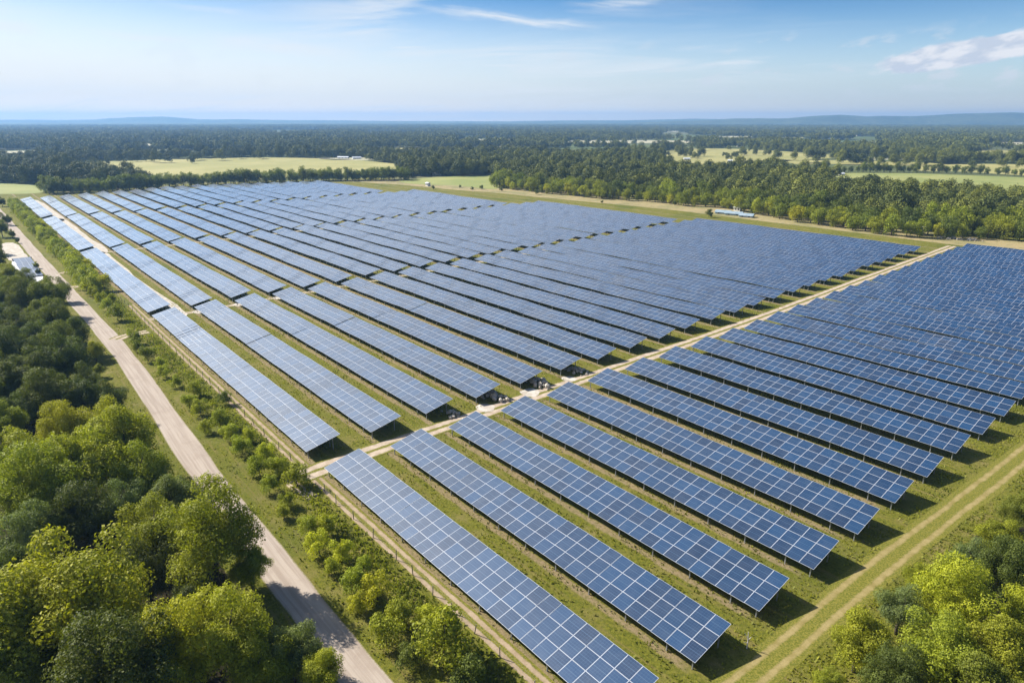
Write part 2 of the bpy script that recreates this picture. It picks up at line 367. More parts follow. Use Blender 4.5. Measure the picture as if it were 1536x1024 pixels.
# the ground: one sheet reaching the horizon, green and tan country beyond the farm
def mat_country():
    m, t, p, o = newmat('open_country'); pos = abcoords(t)[0]
    vo = t.nodes.new('ShaderNodeTexVoronoi'); vo.inputs['Scale'].default_value = 0.0042; t.links.new(pos, vo.inputs['Vector'])
    cr = t.nodes.new('ShaderNodeSeparateColor'); t.links.new(vo.outputs['Color'], cr.inputs[0])
    n = NOISE(t, pos, 0.03, 6, 0.65)
    c = MIX(t, cr.outputs[0], (0.07, 0.09, 0.03), (0.18, 0.17, 0.08))
    c = MIX(t, RAMP(t, cr.outputs[1], 0.6, 0.9), c, (0.10, 0.13, 0.04))
    c = MIX(t, RAMP(t, n, 0.4, 0.7, 0, 0.6), c, (0.06, 0.08, 0.025))
    setp(t, p, Base_Color=c, Roughness=0.95); p.inputs['Specular IOR Level'].default_value = 0.1
    return m
ring = [ (math.cos(t) * 9000, math.sin(t) * 9000) for t in np.linspace(0, 2 * math.pi, 96, endpoint=False)]
poly_sheet('ground', ring, 0.0, mat_country())
farm = [ab(-120, -260), ab(700, -260), ab(700, 0), ab(640, 30), ab(600, 150), ab(560, 300), ab(440, 340), ab(380, 420), ab(-120, 420)]
poly_sheet('grassland', farm, 0.02, GRASS)
SCRUB = mat_simple('dry_scrub', (0.30, 0.235, 0.110), (0.20, 0.18, 0.070), 0.05, 0.95, cc=(0.10, 0.11, 0.035), bs=0.6)
FIELD_Y = mat_simple('hay_field', (0.25, 0.235, 0.070), (0.32, 0.285, 0.100), 0.012, 0.95, bs=0)
FIELD_G = mat_simple('green_field', (0.19, 0.215, 0.055), (0.26, 0.26, 0.080), 0.02, 0.95, bs=0)
FIELD_P = mat_simple('pale_field', (0.33, 0.31, 0.19), (0.42, 0.38, 0.25), 0.01, 0.95, bs=0)
G = ground
def gp(pts): return [G(*p) for p in pts]
LITTER_SHADE = mat_simple('leaf_litter_shade', (0.022, 0.018, 0.010), (0.045, 0.036, 0.018), 0.5, 0.95, spec=0.05, cc=(0.03, 0.045, 0.012))  # leaf litter darkened so its colour also holds the shade under the trees
poly_sheet('forest_floor_shade', smooth_poly([ab(20, 13.5), ab(45, 15.5), ab(80, 15.5), ab(105, 11), ab(130, 7), ab(150, 6.5), ab(170, 11), ab(210, 12), ab(262, 11.0), ab(262, -90), ab(120, -90), ab(20, -60)], 5, .8), 0.03, LITTER_SHADE)
poly_sheet('forest_floor_shade', smooth_poly([ab(30, -60), ab(20, 30), ab(16.5, 55), ab(15, 75), ab(13, 100), ab(-40, 110), ab(-40, -60)], 5, .6), 0.03, LITTER_SHADE)
poly_sheet('scrubland', smooth_poly([ab(560, 262), ab(470, 286), ab(425, 292), ab(380, 304), ab(318, 312), ab(250, 322), ab(150, 322), ab(40, 322), ab(-60, 330), ab(-60, 372), ab(90, 352), ab(150, 352), ab(230, 360), ab(330, 352), ab(420, 345), ab(500, 320)], 5, 0.5), 0.05, SCRUB)
fields = []
def field(pts, mat, z=0.09, jit=0.6):
    P = smooth_poly(gp(pts), 4, jit); fields.append(smooth_poly(pts, 4)); poly_sheet('field', P, z, mat)
field([(85, 246), (215, 240), (400, 236.5), (520, 239.5), (604, 248), (575, 256), (430, 267), (330, 271), (270, 268), (200, 258), (130, 250)], FIELD_Y)
field([(612, 269), (735, 263.5), (748, 275), (742, 284), (690, 279), (610, 275)], FIELD_G)
field([(-60, 276), (35, 276.5), (72, 285), (40, 291), (-60, 289)], FIELD_G)
field([(1150, 262), (1290, 259.5), (1420, 262), (1620, 273), (1660, 306), (1536, 289), (1440, 283), (1330, 273), (1230, 266)], FIELD_G)
field([(1365, 251), (1440, 246), (1620, 250), (1640, 268), (1430, 257), (1380, 257)], FIELD_Y)
field([(1150, 240.5), (1290, 241), (1400, 245), (1395, 249), (1240, 246), (1160, 243.5)], FIELD_Y)
field([(858, 211), (1032, 211), (1034, 214.5), (860, 214.5)], FIELD_P)
field([(1010, 224), (1080, 223), (1190, 228), (1262, 235), (1190, 241), (1110, 249), (1040, 247), (990, 240)], FIELD_Y)
for p_ in [(965, 223, 60), (1290, 229.5, 90), (600, 223, 70), (130, 223, 60), (385, 227, 90), (1215, 245, 50), (745, 229, 44), (1400, 224, 70), (1110, 215, 70), (860, 226, 50), (1480, 239, 60), (1330, 217, 60), (250, 209, 60), (520, 210, 70)]:
    hw = p_[2] / 2; field([(p_[0] - hw, p_[1]), (p_[0] + hw * .2, p_[1] - .9), (p_[0] + hw, p_[1] - .2), (p_[0] + hw * .8, p_[1] + 1.0), (p_[0] - hw * .7, p_[1] + 1.3)], FIELD_Y)
field([(905, 261.5), (942, 259.5), (950, 265), (902, 266.5)], FIELD_P)
field([(178, 215.5), (242, 215), (240, 218), (180, 218)], FIELD_P)
field([(-30, 228), (75, 226.5), (62, 231), (-30, 233)], FIELD_P)
field([(1480, 214), (1560, 214), (1560, 217.5), (1485, 217)], FIELD_P)
field([(1455, 226), (1560, 227), (1560, 232), (1465, 231)], FIELD_Y)
field([(1270, 237), (1370, 236), (1375, 239), (1275, 240)], FIELD_P)
field([(690, 209), (770, 208.5), (772, 211), (692, 211.5)], FIELD_P)
field([(1050, 205), (1120, 204), (1122, 206), (1052, 207)], FIELD_P)
field([(480, 237), (560, 236.5), (566, 240), (500, 240)], FIELD_P)
for p_ in [(120, 200, 60), (250, 198, 40), (330, 214, 30), (420, 199, 70), (560, 203, 50), (600, 215, 26), (700, 199, 60), (760, 220, 30), (820, 203, 50), (930, 203, 60), (940, 228, 26), (1010, 197, 50), (1120, 212, 24), (1190, 206, 40), (1240, 221, 40), (1300, 213, 40), (1400, 200, 60), (1340, 222, 30), (1500, 204, 60), (60, 212, 40), (1150, 196, 50), (1270, 197, 60), (880, 243, 20), (820, 232, 16)]:
    hw = p_[2] * .45; field([(p_[0] - hw, p_[1]), (p_[0], p_[1] - .6), (p_[0] + hw, p_[1] - .2), (p_[0] + hw * .9, p_[1] + .8), (p_[0] - hw * .8, p_[1] + .9)], FIELD_P if random.random() < .6 else FIELD_Y)

# roads
road_c = [(-260, 17), (-100, 19.0), (0, 20.3), (45, 20.7), (97, 20.9), (165, 22.7), (230, 22.0), (303, 21.2), (476, 19.7), (640, 18.0), (760, 10)]
ribbon('road', [ab(*p) for p in road_c], 4.1, 0.045, ROADM)
ribbon('dirt_track', [ab(*p) for p in [(-120, 33.0), (20, 33.3), (60, 33.1), (84, 33.0), (120, 32.9), (175, 33.1), (210, 33.4)]], 2.2, 0.035, TRACK)
ribbon('farm_track', [ab(*p) for p in [(60, -120), (40, -40), (30, 10), (25.5, 35), (23.7, 48), (22.9, 75), (21.5, 100), (20.3, 125), (18, 200), (14, 420)]], 4.0, 0.035, RUTS)
def aisle(pts, wd, mat=AISLE, z=0.055): return ribbon('gravel_path', [ab(*p) for p in pts], wd, z, mat)
aisle([(86.5, 29.5), (87.0, 36), (87.3, 60), (87.5, 110), (88.3, 160), (91, 230), (94.5, 318)], 4.3)
aisle([(190.6, 34), (191.2, 60), (193, 110), (198, 200), (205, 305)], 2.6)
aisle([(305.0, 34), (305.5, 60), (308, 150), (313, 290)], 2.8)
aisle([(425.0, 34), (425.5, 60), (425, 150), (423, 270)], 2.8)
ribbon('path', [ab(*p) for p in [(86.4, 31.0), (86.6, 29.6), (80, 30.5)]], 2.0, 0.06, AISLE, 1.0)
# side drives between the road and the fence track
for a_ in (178.5, 246.0, 272.0):
    b0 = 22.6
    ribbon('driveway', [ab(a_ - 1.5, b0 + 1.0), ab(a_ + 0.3, b0 + 3.5), ab(a_ + 0.8, b0 + 8.5)], 3.2 if a_ > 200 else 3.8, 0.062, AISLE, 1.0)
# pale trodden gravel strips and pads between the far rows
def pad(pts, jit=0.35): poly_sheet('gravel_pad', smooth_poly([ab(*p) for p in pts], 5, jit), 0.07, PALE)
pad([(194, 41), (194, 43.2), (250, 42.6), (300, 43.2), (303, 41), (250, 41.2)])
pad([(309, 41), (309, 44.6), (360, 44.4), (420, 44.5), (422, 41), (360, 41.3)])
pad([(430, 41), (430, 44.6), (530, 44.3), (530, 41)])
for (ca, cb, r) in [(189.8, 47, 2.6), (190.6, 58, 2.3), (191, 69, 1.8), (88.6, 67.5, 1.7), (89, 78.5, 1.9), (89.4, 89.5, 1.3), (305, 36, 1.8)]:
    pad([(ca + r * 1.2 * math.cos(t) * random.uniform(.75, 1.2), cb + r * math.sin(t) * random.uniform(.75, 1.2)) for t in np.linspace(0, 6.28, 9)[:-1]], 0.12)

# ------------------------------------------------------------------ solar tables
MW, MLn = 1.78, 1.975                     # module: along the row, up the slope
LO, RISE, HW = 1.4, 1.25, 2.9
TILT = math.atan2(RISE, 2 * HW)
def module_geo(cx, ty, jx=0.0, jy=0.0, cz=0.0):
    """one framed module; returns verts (tilted), quads, material ids, uv"""
    w_, l_, th, fr = MW - 0.02, MLn - 0.02, 0.045, 0.028
    x0, x1, y0, y1 = -w_ / 2, w_ / 2, -l_ / 2, l_ / 2
    V = [(x0, y0, 0), (x1, y0, 0), (x1, y1, 0), (x0, y1, 0), (x0, y0, th), (x1, y0, th), (x1, y1, th), (x0, y1, th),
         (x0 + fr, y0 + fr, th), (x1 - fr, y0 + fr, th), (x1 - fr, y1 - fr, th), (x0 + fr, y1 - fr, th)]
    Q = [(0, 3, 2, 1), (0, 1, 5, 4), (1, 2, 6, 5), (2, 3, 7, 6), (3, 0, 4, 7), (4, 5, 9, 8), (5, 6, 10, 9), (6, 7, 11, 10), (7, 4, 8, 11), (8, 9, 10, 11)]
    mi = [2, 1, 1, 1, 1, 1, 1, 1, 1, 0]
    V = np.array(V, float)
    V[:, 2] += V[:, 0] * jx + V[:, 1] * jy
    V = V + np.array([cx, ty, cz])
    return V, np.array(Q), mi
def array_mesh(cols, rng, first=0, last=None):
    last = cols if last is None else last
    Vs, Qs, Ms, Ts = [], [], [], []; n = 0; x00 = -cols * MW / 2
    colj = rng.normal(0, 0.0016, cols); f1, f2, f3 = rng.uniform(0, 6.28, 3)
    sag = lambda i, r: 0.09 * math.sin(i * .23 + f1) + 0.05 * math.sin(i * .61 + f2) + .02 * math.sin(i * 1.3 + r + f3)
    for i in range(first, last):
        for r in range(3):
            V, Q, mi = module_geo(x00 + (i + .5) * MW, (r - 1) * MLn, colj[i] + rng.normal(0, .003), rng.normal(0, .004), sag(i, r))
            Vs.append(V); Qs.append(Q + n); Ms += mi; n += len(V)
            Ts += [rng.uniform()] * len(mi)
    V = np.concatenate(Vs); c, s_ = math.cos(TILT), math.sin(TILT)
    y, z = V[:, 1].copy(), V[:, 2].copy(); V[:, 1] = y * c - z * s_; V[:, 2] = y * s_ + z * c + LO + RISE / 2
    Q = np.concatenate(Qs)
    uvq = np.zeros((len(Q), 4, 2)); uvq[np.array(Ms) == 0] = [[0, 0], [1, 0], [1, 1], [0, 1]]
    return mesh_np('panel_array', V, Q, [GLASS, ALU, BACK], Ms, attr={'tint': ('FACE', Ts)}, uv=uvq)
ACACHE = {}
rngA = np.random.RandomState(3)
def get_array(cols, k, first=0, last=None):
    key = (cols, k, first, last)
    if key not in ACACHE: ACACHE[key] = array_mesh(cols, rngA, first, last)
    return ACACHE[key]
MODS = []
for k in range(3):
    V, Q, mi = module_geo(0, 0); uvq = np.zeros((len(Q), 4, 2)); uvq[-1] = [[0, 0], [1, 0], [1, 1], [0, 1]]
    MODS.append(mesh_np('solar_module', V, Q, [GLASS, ALU, BACK], mi, attr={'tint': ('FACE', [k / 3.] * len(mi))}, uv=uvq))
def post_mesh(h):
    m = MB(); t_ = 0.012
    m.box((0, -0.055, h / 2 - 0.1), (0.12, t_, h + 0.2)); m.box((0, 0.055, h / 2 - 0.1), (0.12, t_, h + 0.2)); m.box((0, 0, h / 2 - 0.1), (t_, 0.096, h + 0.2))
    m.box((0, 0, h + 0.01), (0.20, 0.16, 0.02))
    return m.mesh('post', [STEEL])
YF, YR = -2.45, 1.75
def zund(y): return LO + RISE / 2 + y * math.tan(TILT)
PF, PR = post_mesh(zund(YF) - 0.24), post_mesh(zund(YR) - 0.24)
Rt = Matrix.Rotation(TILT, 3, 'X')
cbm = MB(); cbm.box((0, 0, LO + RISE / 2 - 0.17), (0.09, 5.3, 0.12), R=None); 
def crossbeam_mesh():
    m = MB(); h = np.array((0.045, 2.7, 0.055))
    m.box((0, 0.0, 0), (0.09, 5.4, 0.11), R=Rt); me = m.mesh('crossbeam', [STEEL]); return me
CROSS = crossbeam_mesh()
RAILS = {}
def rail_mesh(L):
    if L not in RAILS: m = MB(); m.box((0, 0, 0), (L, 0.07, 0.06), R=Rt); RAILS[L] = m.mesh('rail', [STEEL])
    return RAILS[L]
SUPP = {}
def support_mesh(cols):
    if cols not in SUPP:
        m = MB(); x00 = -cols * MW / 2
        for i in range(0, cols + 1, 3):
            x = min(max(x00 + i * MW, x00 + 0.5), -x00 - 0.5)
            for y in (YF, YR): m.box((x, y, (zund(y) - 0.05) / 2), (0.13, 0.13, zund(y) - 0.05))
        SUPP[cols] = m.mesh('support_frame', [STEEL])
    return SUPP[cols]
def lerp(b, pts):
    return float(np.interp(b, [p[0] for p in pts], [p[1] for p in pts]))
BLK = [
    dict(R=[(40, 27.6), (62, 27.1), (105, 26.6), (138, 26.2), (300, 31)], L=[(40, 84.4), (105, 83.3), (150, 84.3), (312, 89.5)], n=26, name='nearest block, right of the gravel path'),
    dict(R=[(40, 90.6), (105, 91.4), (126, 92.0), (300, 97.6)], L=[(40, 189.4), (87, 191.0), (295, 203.0)], n=24, name='second block, across the gravel path'),
    dict(R=[(40, 192.8), (87, 194.2), (295, 207)], L=[(40, 303.3), (282, 311.5)], n=23, name='third block away from the camera'),
    dict(R=[(40, 307.2), (282, 315)], L=[(40, 423), (264, 421)], n=21, name='fourth block away from the camera'),
    dict(R=[(40, 428), (264, 425.5)], L=[(40, 538), (100, 552), (130, 562), (190, 550), (240, 536)], n=19, name='farthest block beside the woods'),
]
for bi, B in enumerate(BLK):
    for n in range(B['n']):
        bh = 40.1 + 10.9 * n
        aR, aL = lerp(bh, B['R']), lerp(bh, B['L'])
        aR += random.uniform(-.35, .35) if bi else random.uniform(-.12, .12)
        cols = int(round((aL - aR) / MW))
        cols = 32 if bi == 0 else (cols if bi else cols)
        ac = aR + cols * MW / 2; bc = bh - HW
        x, y = ab(ac, bc)
        z = 0 if n < 3 and bi < 2 else random.uniform(-.10, .10)
        root = empty('solar_table', (x, y, z), ROT)
        if n > 3 or bi > 1: root.rotation_euler = (0, random.gauss(0, .0016), ROT)
        ordn = nth(n + 1)
        tag(root, 'long blue solar table, %s row in the %s' % (ordn, B['name']), 'solar table', 'solar tables of the farm')
        Lm = cols * MW
        near = (bi == 0 and n < 11) or (bi == 1 and n < 6)
        if near:
            mcols = min(cols, 33); c, s_ = math.cos(TILT), math.sin(TILT)
            # local +x points towards the camera end of the row
            for i in range(cols - mcols, cols):
                jx0 = random.gauss(0, .0016)
                for r in range(3):
                    ty = (r - 1) * MLn
                    o = bpy.data.objects.new('solar_module', MODS[random.randrange(3)]); COL.objects.link(o); o.parent = root
                    o.location = (-Lm / 2 + (i + .5) * MW, ty * c, LO + RISE / 2 + ty * s_ + .035 * math.sin(i * .35 + n) + .02 * math.sin(i * .9 + 2 * n) + .006 * r * math.sin(i * 1.7))
                    o.rotation_euler = (TILT + random.gauss(0, .006), jx0 + random.gauss(0, .005), 0)
            if cols > mcols:
                tag(obj('solar_modules', get_array(cols, n % 2, 0, cols - mcols), root), kind='stuff')
        else:
            obj('panel_array', get_array(cols, (n + bi) % 3), root)
        dist = math.hypot(x, y)
        if True:
            for i in range(0, cols + 3, 3):
                i = min(i, cols)
                xx = min(max(-Lm / 2 + i * MW, -Lm / 2 + 0.5), Lm / 2 - 0.5)
                obj('post', PF, root, (xx, YF, 0)); obj('post', PR, root, (xx, YR, 0))
                if bi == 0 and n < 6: obj('crossbeam', CROSS, root, (xx, 0, LO + RISE / 2 - 0.155))
                if i == cols: break
            for yy in (-2.2, 0.0, 2.2) if dist < 220 else ():
                obj('rail', rail_mesh(round(Lm - 0.1, 2)), root, (0, yy, LO + RISE / 2 + yy * math.tan(TILT) - 0.06))

# ------------------------------------------------------------------ trees
def crown_geo(rng, R, zc, hz, ncl, nleaf, leaf, rcl=0.34, low=-0.55, fill=0.12, jit=0.35):
    """leaf-clump crown: clumps scattered over an ellipsoid, leaves over the clumps"""
    C = []
    while len(C) < ncl:
        d = rng.normal(size=3); d /= np.linalg.norm(d)
        if d[2] < low: continue
        rr = rng.uniform(0.45, 0.86) if len(C) > ncl * 0.25 else rng.uniform(0.1, 0.5)
        c = d * rr; c[2] = d[2] * rr
        C.append(np.append(c * [R, R, hz], R * rcl * rng.uniform(0.7, 1.3)))
    C = np.array(C)
    wgt = C[:, 3] ** 2; wgt /= wgt.sum()
    ci = rng.choice(ncl, nleaf, p=wgt)
    d = rng.normal(size=(nleaf, 3)); d[:, 2] += 0.35; d /= np.linalg.norm(d, axis=1)[:, None]
    rad = rng.uniform(0.72, 1.08, nleaf); inner = rng.uniform(size=nleaf) < fill; rad[inner] = rng.uniform(0.1, 0.7, inner.sum())
    rough = 1 + 0.22 * np.sin(d[:, 0] * 7 + ci) * np.cos(d[:, 1] * 6 + 2 * ci)
    Pn = C[ci, :3] + d * (C[ci, 3] * rad * rough)[:, None]
    nrm = d + rng.normal(scale=jit, size=(nleaf, 3)); nrm /= np.linalg.norm(nrm, axis=1)[:, None]
    u = np.cross(nrm, rng.normal(size=(nleaf, 3))); u /= np.linalg.norm(u, axis=1)[:, None] + 1e-9; v = np.cross(nrm, u)
    s1 = leaf * rng.uniform(0.55, 1.35, nleaf)[:, None]; s2 = s1 * rng.uniform(0.45, 0.8, (nleaf, 1))
    bend = nrm * s1 * 0.25
    Vv = np.stack([Pn - u * s1 * .5, Pn - v * s2 * .5 + bend * rng.uniform(0, 1, (nleaf, 1)), Pn + u * s1 * .5, Pn + v * s2 * .5 + bend * rng.uniform(0, 1, (nleaf, 1))], 1).reshape(-1, 3)
    Vv[:, 2] += zc
    Q = np.arange(nleaf * 4).reshape(-1, 4)
    ctint = rng.uniform(0.15, 0.75, ncl)
    tint = np.clip(ctint[ci] * .6 + rng.uniform(0, 0.55, nleaf), 0, 1)
    return Vv, Q, tint, C
def tree_variant(seed, R, H, ncl, nleaf, leaf, trunk_r, base=0.22, seg=7, limbs=8, rcl=0.34, fill=0.12, low=-0.55):
    rng = np.random.RandomState(seed)
    zb = H * base; hz = (H - zb) / 2; zc = zb + hz
    V, Q, tint, C = crown_geo(rng, R, zc, hz, ncl, nleaf, leaf, rcl, low, fill)
    cr = mesh_np('crown', V, Q, [LEAF], attr={'tint': ('FACE', tint)})
    m = MB(); pts = [np.array([0, 0, -0.3])]; 
    for k in range(1, 6): pts.append(np.array([rng.normal(0, .12 * k * R / 6), rng.normal(0, .12 * k * R / 6), H * 0.78 * k / 5]))
    m.tube(pts, [trunk_r * 1.25, trunk_r, trunk_r * .8, trunk_r * .6, trunk_r * .4, trunk_r * .12], seg)
    for k in range(limbs):
        c = C[rng.randint(len(C))]; tip = np.array([c[0], c[1], c[2] + zc]); t0 = rng.uniform(0.25, 0.7)
        b0 = pts[1] + (pts[4] - pts[1]) * t0
        if tip[2] < b0[2]: tip[2] = b0[2] + 0.3
        mid_ = (b0 + tip) / 2 + np.array([0, 0, -0.08 * R])
        m.tube([b0, mid_, tip], [trunk_r * .38, trunk_r * .25, trunk_r * .08], 5)
    return cr, m.mesh('trunk', [BARK], True)
NEAR = [tree_variant(11 + i, 5.2, 11.5 + i, 44 + 5 * i, 32000, 0.25, 0.30, 0.05, limbs=16, rcl=0.26, fill=0.12, low=-0.8) for i in range(4)]
BUSH = [tree_variant(31 + i, 2.2, 3.9, 20, 3200, 0.24, 0.08, 0.02, seg=5, limbs=6, rcl=0.32, low=-0.8) for i in range(5)]
MID = [tree_variant(51 + i, 5.0, 11.0, 30, 3000, 0.62, 0.28, -0.02, seg=5, limbs=3, rcl=0.33, fill=0.2, low=-0.95) for i in range(6)]
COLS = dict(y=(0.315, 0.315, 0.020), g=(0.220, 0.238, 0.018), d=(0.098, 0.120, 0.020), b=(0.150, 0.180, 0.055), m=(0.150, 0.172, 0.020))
def plant(name, var, x, y, sc, col, label, cat, group=None, sz=1.0, z=0.0):
    rz = random.uniform(0, 6.28)
    root = empty(name, (x, y, z), rz, (sc, sc, sc * sz))
    c = COLS[col]; k = random.uniform(0.88, 1.14) * (1.22 if name == 'shrub' else 1); hsh = random.uniform(-.07, .04)
    for nm, me in zip(('crown', 'trunk'), var):
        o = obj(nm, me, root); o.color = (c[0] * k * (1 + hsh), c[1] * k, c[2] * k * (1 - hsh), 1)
    tag(root, label, cat, group); return root

# --- the grove at the lower left: px, py of the crown middle, radius m, colour, how to tell it
LL = [
    (118, 700, 5.4, 'y', 'tall yellow-green tree at the middle of the sunlit clump left of the road'),
    (180, 670, 5.2, 'y', 'broad yellow-green tree nearest the road in the sunlit clump'),
    (218, 712, 3.8, 'g', 'darker green tree on the road side below the sunlit clump'),
    (60, 745, 4.8, 'g', 'green tree on the left below the sunlit clump'),
    (12, 690, 4.6, 'y', 'yellow-green tree cut by the left edge beside the sunlit clump'),
    (8, 640, 3.6, 'g', 'smaller green tree at the left edge above the sunlit clump'),
    (188, 762, 3.0, 'b', 'grey-green tree in the gap below the sunlit clump'),
    (45, 822, 3.4, 'b', 'grey-green tree at the left edge above the big lower tree'),
    (120, 905, 6.8, 'y', 'biggest broad tree in the lower left corner'),
    (20, 985, 4.6, 'g', 'green tree cut by the bottom left corner'),
    (235, 800, 3.9, 'g', 'light green tree just left of the tall dark-limbed roadside tree'),
    (320, 822, 4.9, 'g', 'tall dark-limbed tree standing beside the road verge'),
    (374, 850, 2.4, 'g', 'small tree overhanging the road edge by the shadow'),
    (258, 752, 3.2, 'b', 'grey-green tree at the verge behind the tall roadside tree'),
    (352, 955, 4.3, 'y', 'bright yellow-green tree at the bottom near the road'),
    (262, 990, 4.0, 'y', 'yellow-green tree at the bottom left of the bright roadside tree'),
    (436, 978, 2.8, 'b', 'bluish green tree at the bottom edge beside the road'),
    (485, 1012, 2.2, 'y', 'small yellow-green tree touching the road at the bottom edge'),
    (395, 1012, 2.8, 'g', 'green tree at the bottom edge behind the bluish one'),
    (170, 1040, 5.0, 'd', 'dark tree cut by the bottom edge under the biggest broad tree'),
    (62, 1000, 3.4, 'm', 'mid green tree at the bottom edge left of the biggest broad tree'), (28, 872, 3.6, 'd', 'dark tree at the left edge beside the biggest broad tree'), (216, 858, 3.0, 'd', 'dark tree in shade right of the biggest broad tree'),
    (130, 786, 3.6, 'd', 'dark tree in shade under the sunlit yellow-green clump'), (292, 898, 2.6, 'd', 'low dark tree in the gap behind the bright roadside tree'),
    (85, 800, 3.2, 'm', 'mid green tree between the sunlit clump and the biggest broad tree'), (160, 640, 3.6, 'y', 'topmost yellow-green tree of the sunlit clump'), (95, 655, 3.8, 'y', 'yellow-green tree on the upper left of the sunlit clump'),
]
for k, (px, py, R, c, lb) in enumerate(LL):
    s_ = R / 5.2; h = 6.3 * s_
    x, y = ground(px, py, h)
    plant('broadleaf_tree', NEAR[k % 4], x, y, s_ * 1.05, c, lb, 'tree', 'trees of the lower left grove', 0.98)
# --- wood left of the road, further back
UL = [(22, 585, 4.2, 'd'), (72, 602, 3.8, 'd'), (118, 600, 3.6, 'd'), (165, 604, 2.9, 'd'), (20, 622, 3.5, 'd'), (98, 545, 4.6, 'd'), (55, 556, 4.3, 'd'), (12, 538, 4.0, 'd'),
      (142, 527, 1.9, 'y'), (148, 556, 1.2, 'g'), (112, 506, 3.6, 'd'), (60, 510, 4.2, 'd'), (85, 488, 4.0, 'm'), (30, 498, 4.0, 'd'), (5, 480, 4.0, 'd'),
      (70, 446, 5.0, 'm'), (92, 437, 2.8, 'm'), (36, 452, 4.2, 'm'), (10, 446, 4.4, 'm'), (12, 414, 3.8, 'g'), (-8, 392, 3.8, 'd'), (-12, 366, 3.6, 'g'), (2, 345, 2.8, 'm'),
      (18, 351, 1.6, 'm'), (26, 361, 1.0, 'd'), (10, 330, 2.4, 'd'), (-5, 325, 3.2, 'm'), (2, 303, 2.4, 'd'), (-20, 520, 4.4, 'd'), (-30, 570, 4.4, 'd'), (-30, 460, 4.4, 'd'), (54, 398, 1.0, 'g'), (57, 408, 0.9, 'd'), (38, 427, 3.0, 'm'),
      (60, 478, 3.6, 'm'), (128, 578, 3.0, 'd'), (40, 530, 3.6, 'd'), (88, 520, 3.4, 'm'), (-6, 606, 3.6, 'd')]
UL.sort(key=lambda t: -t[1])
for k, (px, py, R, c) in enumerate(UL):
    s_ = R / 5.2; h = 6.0 * s_
    x, y = ground(px, py, h)
    cw = {'d': 'dark green', 'm': 'mid green', 'g': 'light green', 'y': 'yellow-green'}[c]
    plant('broadleaf_tree', NEAR[k % 4], x, y, s_ * 1.08, c, '%s tree, %s counting away from the camera in the wood left of the road' % (cw, nth(k + 1)), 'tree', 'trees of the wood left of the road', 0.95)
# --- grove at the lower right
LR = [(1290, 962, 3.1, 'g', 'green tree nearest the worn track in the lower right grove'), (1352, 915, 2.6, 'b', 'small grey-green tree at the upper left of the lower right grove'),
      (1432, 905, 3.8, 'y', 'bright yellow-green tree in the middle of the lower right grove'), (1410, 978, 4.2, 'g', 'broad green tree in front of the bright yellow one, lower right'),
      (1500, 985, 3.8, 'g', 'green tree in the bottom right corner'), (1450, 845, 2.6, 'b', 'grey-green tree behind the bright yellow one, lower right'),
      (1505, 865, 3.4, 'd', 'dark green tree on the right edge behind the yellow one'), (1500, 808, 2.8, 'g', 'green tree on the right edge above the dark one'),
      (1532, 770, 2.6, 'm', 'tree cut by the right edge, farthest of the lower right grove'), (1545, 920, 3.4, 'y', 'yellow-green tree cut by the right edge'),
      (1340, 1025, 2.8, 'd', 'dark tree cut by the bottom edge under the broad green one'), (1245, 1022, 1.5, 'g', 'little bush at the bottom edge beside the worn track'),
      (1462, 1040, 3.6, 'm', 'mid green tree cut by the bottom edge near the right corner'), (1378, 868, 1.6, 'g', 'small round bush at the back of the lower right grove')]
for k, (px, py, R, c, lb) in enumerate(LR):
    s_ = R / 5.2; h = 6.0 * s_; x, y = ground(px, py, h)
    plant('broadleaf_tree', NEAR[(k + 1) % 4], x, y, s_ * 1.0, c, lb, 'tree', 'trees of the lower right grove', 0.95)
# --- shrubs between the road and the fence
SH = [(665, 962, 3.0, 'g'), (578, 948, 1.7, 'g'), (535, 905, 1.2, 'y'), (530, 875, 1.6, 'g'), (565, 885, 1.7, 'y'), (603, 925, 1.7, 'g'), (545, 850, 1.1, 'g'),
      (478, 818, 1.6, 'y'), (512, 828, 1.5, 'y'), (462, 790, 1.4, 'g'), (488, 790, 1.5, 'g'), (430, 752, 1.2, 'g'), (403, 728, 1.4, 'g'), (445, 715, 1.8, 'g'), (415, 700, 1.5, 'g'), (388, 700, 1.7, 'g'), (400, 678, 1.6, 'y'),
      (362, 668, 1.6, 'g'), (345, 650, 1.5, 'g'), (372, 655, 1.3, 'y'), (330, 632, 1.8, 'g'), (338, 598, 1.3, 'd'), (300, 612, 1.5, 'g'), (312, 640, 1.3, 'g'), (283, 603, 1.4, 'g'), (290, 585, 1.5, 'g'),
      (262, 573, 1.3, 'g'), (248, 558, 1.4, 'g'), (240, 545, 1.2, 'g'), (221, 532, 1.7, 'm'), (208, 520, 1.4, 'm'), (204, 508, 1.6, 'm'), (196, 499, 1.0, 'g'),
      (175, 470, 2.2, 'm'), (160, 458, 1.7, 'g'), (150, 448, 1.8, 'g'), (142, 438, 1.7, 'g'), (135, 430, 1.6, 'g'), (168, 448, 1.3, 'g'), (425, 770, 1.0, 'g'), (500, 850, 1.1, 'g'), (640, 925, 1.2, 'y'), (610, 985, 1.3, 'd'), (700, 1010, 1.8, 'd')]
a = 232.0
for lim in (505.0,):
    while a < lim:
        SH.append(('ab', a, 27.8 + random.uniform(-.8, .6), random.uniform(2.5, 3.4), random.choice('gmmg')))
        if random.random() < .8: SH.append(('ab', a + 1.5, 30.6 + random.uniform(-.8, .5), random.uniform(1.8, 2.6), random.choice('gym')))
        a += random.uniform(4.0, 6.2)
rows_ = []
for s in SH:
    if s[0] == 'ab': rows_.append((s[1], s[2], s[3], s[4]))
    else:
        aa, bb = g_ab(s[0], s[1], s[2] * 0.9); rows_.append((aa, bb, s[2], s[3]))
rows_.sort()
